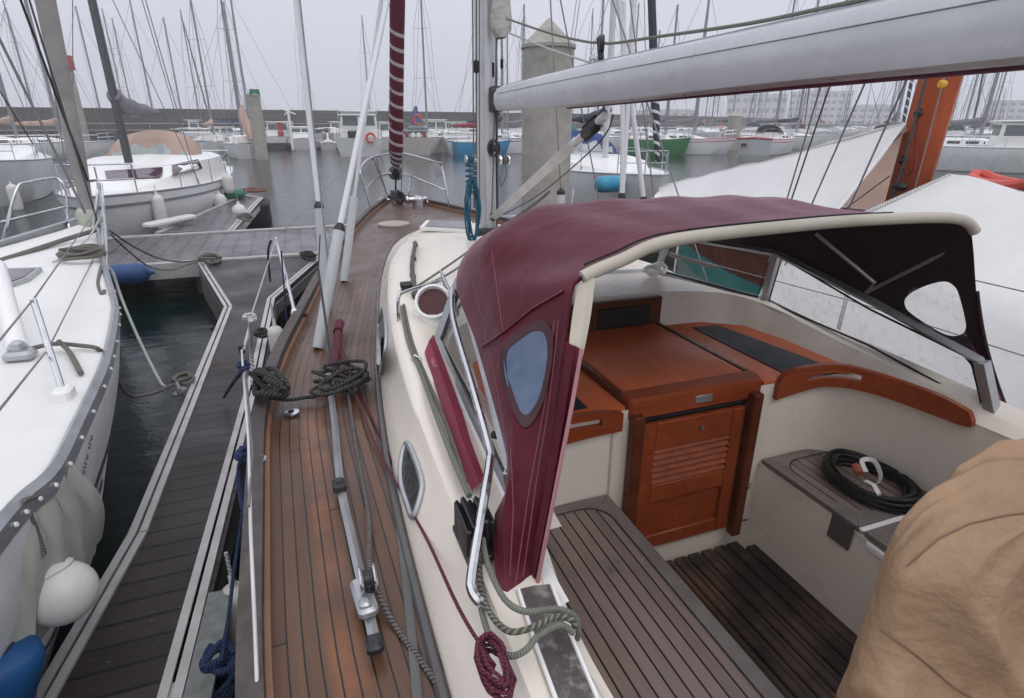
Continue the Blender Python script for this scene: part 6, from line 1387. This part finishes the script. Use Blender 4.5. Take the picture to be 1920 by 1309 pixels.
def S(px, py, deg, label, fwd=0, **k):
    if px < 1120: py = max(py, 269.5+(px*7 % 3))
    elif px < 1450: py = max(py, 260.5)
    p = at_w(px, py); rz = head(p, deg); o = (0, 0)
    d = V((-sin(rz), cos(rz), 0)); p = p+d*fwd; k.setdefault('lod', 0); k.setdefault('wires', .014); k.setdefault('name', 'moored_sailboat'); k['mastm'] = k.get('mastm') or MASTG; return boat((p.x, p.y, 0), rz, label, **k)
def Mb(px, py, deg, label, **k):
    k.setdefault('name', 'motorboat'); k.setdefault('cabin', None); k.setdefault('rails', True); return S(px, py, deg, label, cat='motorboat', **k)
# stern-to boats, left to centre
S(222, 293, 90, 'white sailboat side on at the left with black outboard and peach sail cover', L=8.2, B=2.7, F=.95, outboard=True, mast=(.62, 12, .09), boom=(2.8, .8), cover=PEACH, fwd=-8.2, cabin=(.32, .74, .4))
S(30, 300, 80, 'white sailboat at the far left edge half hidden by rigging', L=9, B=2.9, F=1.0, mast=(.6, 12.5, .09), boom=(3, .8), cover=PEACH, fwd=-5, cabin=(.3, .74, .45), hood=(NAVY, .36))
Mb(62, 272, 84, 'white motor cruiser with a low wheelhouse behind the leftmost boats', L=10, B=3.2, F=1.3, house=(.42, .70, 1.35, TINT), fwd=-5)
S(385, 292, 14, 'white sailboat with peach sail cover moored stern out beyond the tan sprayhood', L=7.5, B=2.7, F=.95, mast=(.5, 11.5, .085), boom=(2.9, .75), cover=PEACH, outboard=False, rudder=True, cabin=(.34, .74, .42))
def exP(r, b):
    m = MB(); m.tube(smooth_pts([(.25, 2.6, 3.5), (.2, 2.4, 2.7), (.35, 2.1, 1.9), (.5, 1.9, 1.2)], 4), [.10, .16, .22, .27, .3, .32, .33, .33, .32, .3, .28, .25, .22], 9); b(m, 'rolled_sail', PEACH)
S(472, 298, -8, 'small sailboat with black outboard and rolled sail before the green topped pile', L=6.6, B=2.6, F=.95, mast=(.42, 11.5, .085), outboard=True, extras=exP, cabin=(.34, .74, .45), rudder=True)
Mb(415, 277, 60, 'low white motorboat behind the peach covered sailboats', L=6.5, B=2.4, F=1.0, house=(.4, .66, .9, TINT), fwd=-3)
S(560, 258, 82, 'long grey white sailboat lying side on in front of the breakwater', L=13, B=3.6, F=1.25, mast=(.55, 15, .1), boom=(4, .8), cover=NAVY, fwd=-12, cabin=(.25, .75, .5))
Mb(520, 279, 10, 'white cabin boat with an upright red panel', L=6.5, B=2.6, F=1.05, house=(.25, .6, 1.35, TINT), extras=lambda r, b: b(MB().bbox((.35, 1.0, 1.5), (.55, .08, 1.7), .02), 'red_panel', REDC))
Mb(548, 276, 75, 'grey white dinghy hull with a pink red cover behind the pontoon', L=5, B=2.0, F=.9, rails=False, fwd=-2.5, extras=lambda r, b: b(MB().bbox((0, 2.0, 1.15), (1.3, 2.0, .4), .15), 'pink_cover', REDC))
Mb(572, 281, -4, 'white sports cruiser with raked windscreen', L=7, B=2.6, F=.95, house=(.34, .7, 1.0, TINT))
def exRib(r, b):
    m = MB()
    for s in (-1, 1): m.tube(smooth_pts([(s*.95, -.2, .5), (s*1.0, 1.5, .55), (s*.9, 3.4, .62), (0, 4.9, .75)], 4), .26, 9)
    b(m, 'inflatable_tube', mat('rib_tube_grey', (.22, .22, .24), .6)); m = MB(); m.bbox((-.3, -.1, 1.25), (.42, .55, .7), .12); m.bbox((.3, -.1, 1.25), (.42, .55, .7), .12); b(m, 'twin_outboard', mat('silver_engine', (.35, .36, .38), .3, .5)); m = MB(); m.bbox((0, 1.8, 1.0), (.7, .6, .9), .1); b(m, 'console', GELW)
Mb(617, 281, 0, 'inflatable dive boat with steel arch and twin outboards', L=5.5, B=2.1, F=.6, rails=False, arch=1.15, extras=exRib)
def exBig(r, b):
    m = MB(); w = 1.4
    m.grid([[(-w, .4, 1.0), (-w, .15, 2.75), (w, .15, 2.75), (w, .4, 1.0)], [(-w, 2.0, 1.0), (-w, 2.0, 2.9), (w, 2.0, 2.9), (w, 2.0, 1.0)]]); b(m, 'cockpit_canopy', clear('canopy_clear', (.3, .42, .38), .15, .45))
    m = MB(); m.bbox((0, .55, 2.88), (2.7, 1.4, .08), .03); b(m, 'hard_top', GELW)
    lifebuoy(r, (.85, -.02, 1.3), .30)
    m = MB(); m.bbox((-.35, .6, 1.25), (.9, .5, 1.2), .1); b(m, 'dark_seat', BLACKM)
Mb(676, 294, 2, 'large white fishing cruiser with clear canopy and red horseshoe buoy on the stern', L=8.6, B=3.5, F=1.25, house=(.30, .66, 1.9, TINT), extras=exBig, arch=1.8, tr=.95)
Mb(730, 281, 4, 'white cabin boat half hidden behind the striped furled sail', L=6.5, B=2.5, F=1.05, house=(.3, .62, 1.35, TINT))
def exYa(r, b):
    m = MB(); m.tube(smooth_pts([(-.5, 3.2, 3.6), (-.55, 3.0, 2.9), (-.5, 2.6, 2.2), (-.45, 2.3, 1.7)], 4), [.12, .16, .2, .25, .3, .32, .33, .34, .34, .32, .3, .26, .2], 9); b(m, 'blue_sail_bag', canvas('mid_blue_cover', (.03, .06, .18), rough=.7)); lifebuoy(r, (.35, .1, 2.55), .33)
    for k, mt in ((-.6, REDC), (-.1, GELW), (.35, GELW), (.8, REDC)): b(MB().bbox((k, .15, 1.4), (.3, .15, .5), .06), 'locker_bag', mt)
    m = MB(); m.bbox((0, 1.4, 1.85), (1.5, 1.2, .65), .2); b(m, 'doghouse', TINT)
S(778, 291, 14, 'cream yacht stern with red buoy and blue sail bag right of the striped furled sail', L=9.5, B=3.2, F=1.25, hull=CREAM, mast=(.5, 13, .09), extras=exYa, cabin=(.35, .74, .45), tr=.85)
Mb(827, 281, -10, 'white wheelhouse boat with rounded roof in front of the breakwater', L=6.8, B=2.6, F=1.15, house=(.32, .72, 1.45, TINT), fwd=0)
S(850, 291, 75, 'bright blue hulled sailboat left of the near mast', L=4.8, B=2.2, F=.95, hull=SKYB, mast=(.55, 12.5, .09), fwd=0, cabin=(.3, .72, .4), boom=(2.8, .7), cover=REDC)
S(905, 283, 60, 'white sailboat with pointed bow hidden partly by the near mast', L=8, B=2.8, F=1.05, mast=(.55, 12, .085), boom=(2.8, .8), cover=GREYC, cabin=(.3, .72, .4))
S(985, 287, 70, 'white sailboat with blue rail cloths just left of the tall concrete pile', L=9, B=2.9, F=1.15, mast=(.55, 13, .09), fwd=-7, boom=(3, .8), cover=NAVY, cabin=(.3, .72, .4), stripe=BLUEC)
# right of the tall pile
S(1198, 286, 76, 'white sailboat with teal sail cover between the pile and the green hull', L=9.5, B=3.0, F=1.2, mast=(.55, 13.5, .09), fwd=-9, boom=(3.2, .8), cover=TEALC, cabin=(.3, .72, .4), hood=(TEALC, .3), tr=.8)
S(1290, 291, 86, 'green hulled sailboat with white deck behind the navy furled sail', L=4.9, B=2.4, F=1.15, hull=GRN, mast=(.6, 10.5, .08), fwd=-4.8, boom=(2, .8), cover=GREYC, cabin=(.3, .72, .45))
S(1362, 290, 88, 'white sailboat with open scoop stern right of the green hull', L=7.8, B=2.8, F=1.15, mast=(.58, 12.5, .09), fwd=-7.2, boom=(3.4, .8), cover=GREYC, cabin=(.3, .72, .4), stripe=REDP, tr=.7)
S(1410, 291, 20, 'white sailboat with red rimmed rounded transom and dark sprayhood', L=8.6, B=3.1, F=1.15, mast=(.5, 13, .09), boom=(3.2, .9), cover=GREYC, hood=(mat('dark_hood', (.03, .03, .04), .7), .36), cabin=(.32, .72, .42), stripe=REDP, tr=.9, extras=lambda r, b: (b(MB().tube([(-1.38, -.03, 1.22), (0, -.06, 1.3), (1.38, -.03, 1.22)], .07, 7), 'red_rim', REDP), b(MB().bbox((-.75, -.06, .75), (.45, .03, .25), .01), 'stern_plate', BLACKM)))
S(1585, 282, 97, 'long white racing sailboat side on behind the first tarpaulin', L=11.5, B=3.4, F=1.2, mast=(.56, 15.5, .1), fwd=-11, boom=(4, .9), cover=NAVY, cabin=(.35, .70, .35))
S(1265, 268, 88, 'white topped sailboat in the second row behind the green hull', L=9, B=3, F=1.3, mast=(.55, 13, .09), fwd=-8, cabin=(.25, .75, .55))
# hazy crowd of boats: three loose rows on the right, bare masts
MASTG = mat('mast_grey_far', (.30, .30, .32), .5, .3)
cols_ = [NAVY, GREYC, REDC, BLUEC, TEALC, PEACH, GREENC]
names_c = ['navy', 'grey', 'red', 'blue', 'teal', 'peach', 'green']
rd = random.Random(11); k = 0
crowd = []
for row, (py, xs) in enumerate(((276, (1640, 1700, 1765, 1830, 1900, 1975)), (265, (1330, 1400, 1475, 1540, 1600, 1655, 1715, 1775, 1835, 1890, 1945)), (257, (1150, 1215, 1300, 1355, 1425, 1490, 1555, 1612, 1668, 1722, 1780, 1838, 1893, 1950)), (250, (1180, 1240, 1320, 1390, 1450, 1520, 1580, 1640, 1700, 1755, 1810, 1865, 1920)))):
    for px in xs: crowd.append((px+rd.uniform(-12, 12), py+rd.uniform(-1.5, 1.5), row))
NEARBY = {0: 'nearest', 1: 'second', 2: 'third', 3: 'farthest'}
for i, (px, py, row) in enumerate(crowd):
    ci = rd.randrange(7); where = 'between the hull and the near mast' if px < 1300 else 'under the near boom' if px < 1560 else 'just left of the orange mast' if px < 1700 else 'just right of the orange mast' if px < 1800 else 'near the right edge'
    lb = 'small %s covered sailboat in the %s hazy row %s' % (names_c[ci], NEARBY[row], where)
    S(px, py, rd.choice((8, 15, -12, 80, 95, 170)), lb, L=rd.uniform(7.5, 10.5), B=rd.uniform(2.7, 3.2), F=rd.uniform(1.1, 1.35), mast=(rd.uniform(.5, .6), rd.uniform(11, 15.5), .085), boom=(3, .8), cover=cols_[ci], cabin=(.3, .72, .45), group='sailboats crowded in the haze on the right', name='distant_sailboat', mastm=MASTG if row > 1 else None, wires=.012+.002*row, furl=(NAVY if rd.random() < .25 else None), hood=(cols_[(ci+2) % 7], .34) if rd.random() < .5 else None)
# masts seen above the left boats : hulls beyond the row
for (px, py, deg, Lh, mh, lb) in ((240, 272, 75, 9.5, 14.5, 'white sailboat beyond the tan sprayhood with a tall thin mast'), (300, 268, 80, 9, 13.5, 'white sailboat far left of centre with grey sail cover near the breakwater'), (140, 268, 82, 9.5, 14, 'grey white sailboat near the breakwater behind the left rigging'), (355, 270, 20, 9, 14.5, 'white sailboat by the breakwater with paired dark stays'), (445, 268, 12, 8.5, 14, 'white sailboat with navy sail cover just left of the green topped pile'), (20, 275, 70, 9, 13, 'white sailboat by the breakwater at the far left edge'), (905, 262, 80, 9, 14, 'white sailboat beyond the blue hull with a tall mast'), (960, 268, 15, 8.5, 14, 'white sailboat beside the near mast against the breakwater'), (1075, 268, 20, 9, 15, 'white sailboat right behind the tall concrete pile'), (1130, 270, 80, 9.5, 15, 'white sailboat behind the blue sprayhood with a tall mast')):
    S(px, py, deg, lb, L=Lh, B=2.9, F=1.15, mast=(.55, mh, .085), boom=(3, .8), cover=rd.choice((NAVY, GREYC, GREYC)), fwd=-2 if deg > 50 else 0, cabin=(.3, .72, .45), furl=NAVY if 'paired' in lb else None)
# second row against the breakwater, left and centre
rd = random.Random(5); PL = [('beyond the tan sprayhood', 215, 345), ('left of the green topped pile', 360, 455), ('right of the green topped pile', 520, 610), ('behind the large fishing cruiser', 625, 720), ('right of the striped furled sail', 790, 880), ('at the far left behind the rigging', -20, 130)]
for (pl, xa, xb) in PL:
    n = 2 if xb-xa < 100 else 3
    for j in range(n):
        px = lerp(xa, xb, (j+.5)/n)+rd.uniform(-8, 8); ci = (j*3+int(xa)) % 7; pos = ('left', 'right')[j] if n == 2 else ('left', 'middle', 'right')[j]
        if (j+int(xa)) % 3 == 1: Mb(px, 264+rd.uniform(-1.5, 1.5), rd.choice((5, -8, 70)), 'white motorboat against the breakwater %s, %s one' % (pl, pos), L=rd.uniform(6, 7.5), B=2.6, F=1.15, house=(.3, .66, rd.uniform(1.2, 1.5), TINT))
        else: S(px, 263+rd.uniform(-1.5, 2.5), rd.choice((6, -10, 78, 95)), 'white sailboat against the breakwater %s, %s one' % (pl, pos), L=rd.uniform(7.5, 9.5), B=2.8, F=1.15, mast=(.55, rd.uniform(11, 15), .08), boom=(3, .8), cover=cols_[ci], cabin=(.3, .72, .45), hood=(cols_[(ci+1) % 7], .34) if j % 2 else None)
# nearer boats on the right, behind the orange mast
S(1645, 300, 176, 'white sailboat with navy spiral furled headsail left of the orange mast', L=10, B=3.2, F=1.2, mast=(.55, 14, .09), furl=spiral_mat('navy_spiral_sail2', (.010, .012, .025), (.55, .55, .55), 2.4, 3.2, .22), fwd=2, cabin=(.3, .72, .4), boom=(3.4, .9), cover=GREYC)
Mb(1895, 322, 80, 'white motorboat with a large dark side window at the right edge', L=8.5, B=3.0, F=1.2, house=(.34, .70, 1.25, TINT), fwd=-4, lod=1)
S(1770, 305, 95, 'white sailboat with steel rails just right of the orange mast', L=9, B=3, F=1.1, mast=(.5, 13, .09), fwd=-3, cabin=(.3, .72, .4), boom=(3, .8), cover=GREYC, lod=1)
ky = root('inflatable_kayak', A(1878, 346, z=1.25), 'orange red inflatable kayak lying above the right tarpaulin', 'kayak', rz=math.atan2((A(1925, 352, z=1.25)-A(1830, 334, z=1.25)).y, (A(1925, 352, z=1.25)-A(1830, 334, z=1.25)).x)); L_ = (A(1925, 352, z=1.25)-A(1830, 334, z=1.25)).length/2
ky.location = A(1878, 346, z=1.3); m = MB()
for s in (-1, 1): m.tube(smooth_pts([(-L_, 0, .12), (-L_*.6, s*.22, 0), (L_*.6, s*.22, 0), (L_, 0, .12)], 4), [.06]+[.12]*11+[.06], 9)
m.build('side_tube', mat('kayak_red', (.50, .045, .02), .5), ky, local=True); m = MB(); m.bbox((0, 0, -.04), (L_*1.5, .4, .06), .02); m.build('floor', BLACKM, ky, local=True)
# finger under the kayak so it rests on something
kk = A(1878, 346, z=1.3); m = MB(); m.bbox((kk.x, kk.y+.1, .59), (2.6, 1.6, 1.16), .05); tag(m.build('dock_locker', mat('dock_locker_grey', (.28, .28, .29), .6)), 'grey dock locker under the red inflatable kayak', 'locker')
# clumps of gear on far pontoon: wind generator post
g = Adist(547, 262, 50); o = root('lamp_post', (g.x, g.y, 0), 'slim pale post with crossed arms left of the sports cruiser', 'post'); m = MB(); m.tube([(0, 0, .4), (0, 0, 3.2)], .10, 7); m.build('post', GELW, o, local=True); m = MB(); m.tube([(-.5, 0, 3.35), (.5, 0, 2.95)], .06, 6); m.tube([(-.3, 0, 2.9), (.35, 0, 3.45)], .05, 6); m.build('cross_arm', GELW, o, local=True)
# ================================================================ HAZE
m = MB(); m.box((100, 220, 34.5), (900, 900, 75)); m.build
hz = NT('haze_air'); hz.t.nodes.remove(hz.b); pv = hz.n('ShaderNodeVolumePrincipled'); pv.inputs['Color'].default_value = (.975, .978, .99, 1); pv.inputs['Density'].default_value = .0019; pv.inputs['Anisotropy'].default_value = .2; hz.t.links.new(pv.outputs[0], hz.out.inputs['Volume'])
tag(m.build('haze', hz.m, smooth=False), kind='stuff')
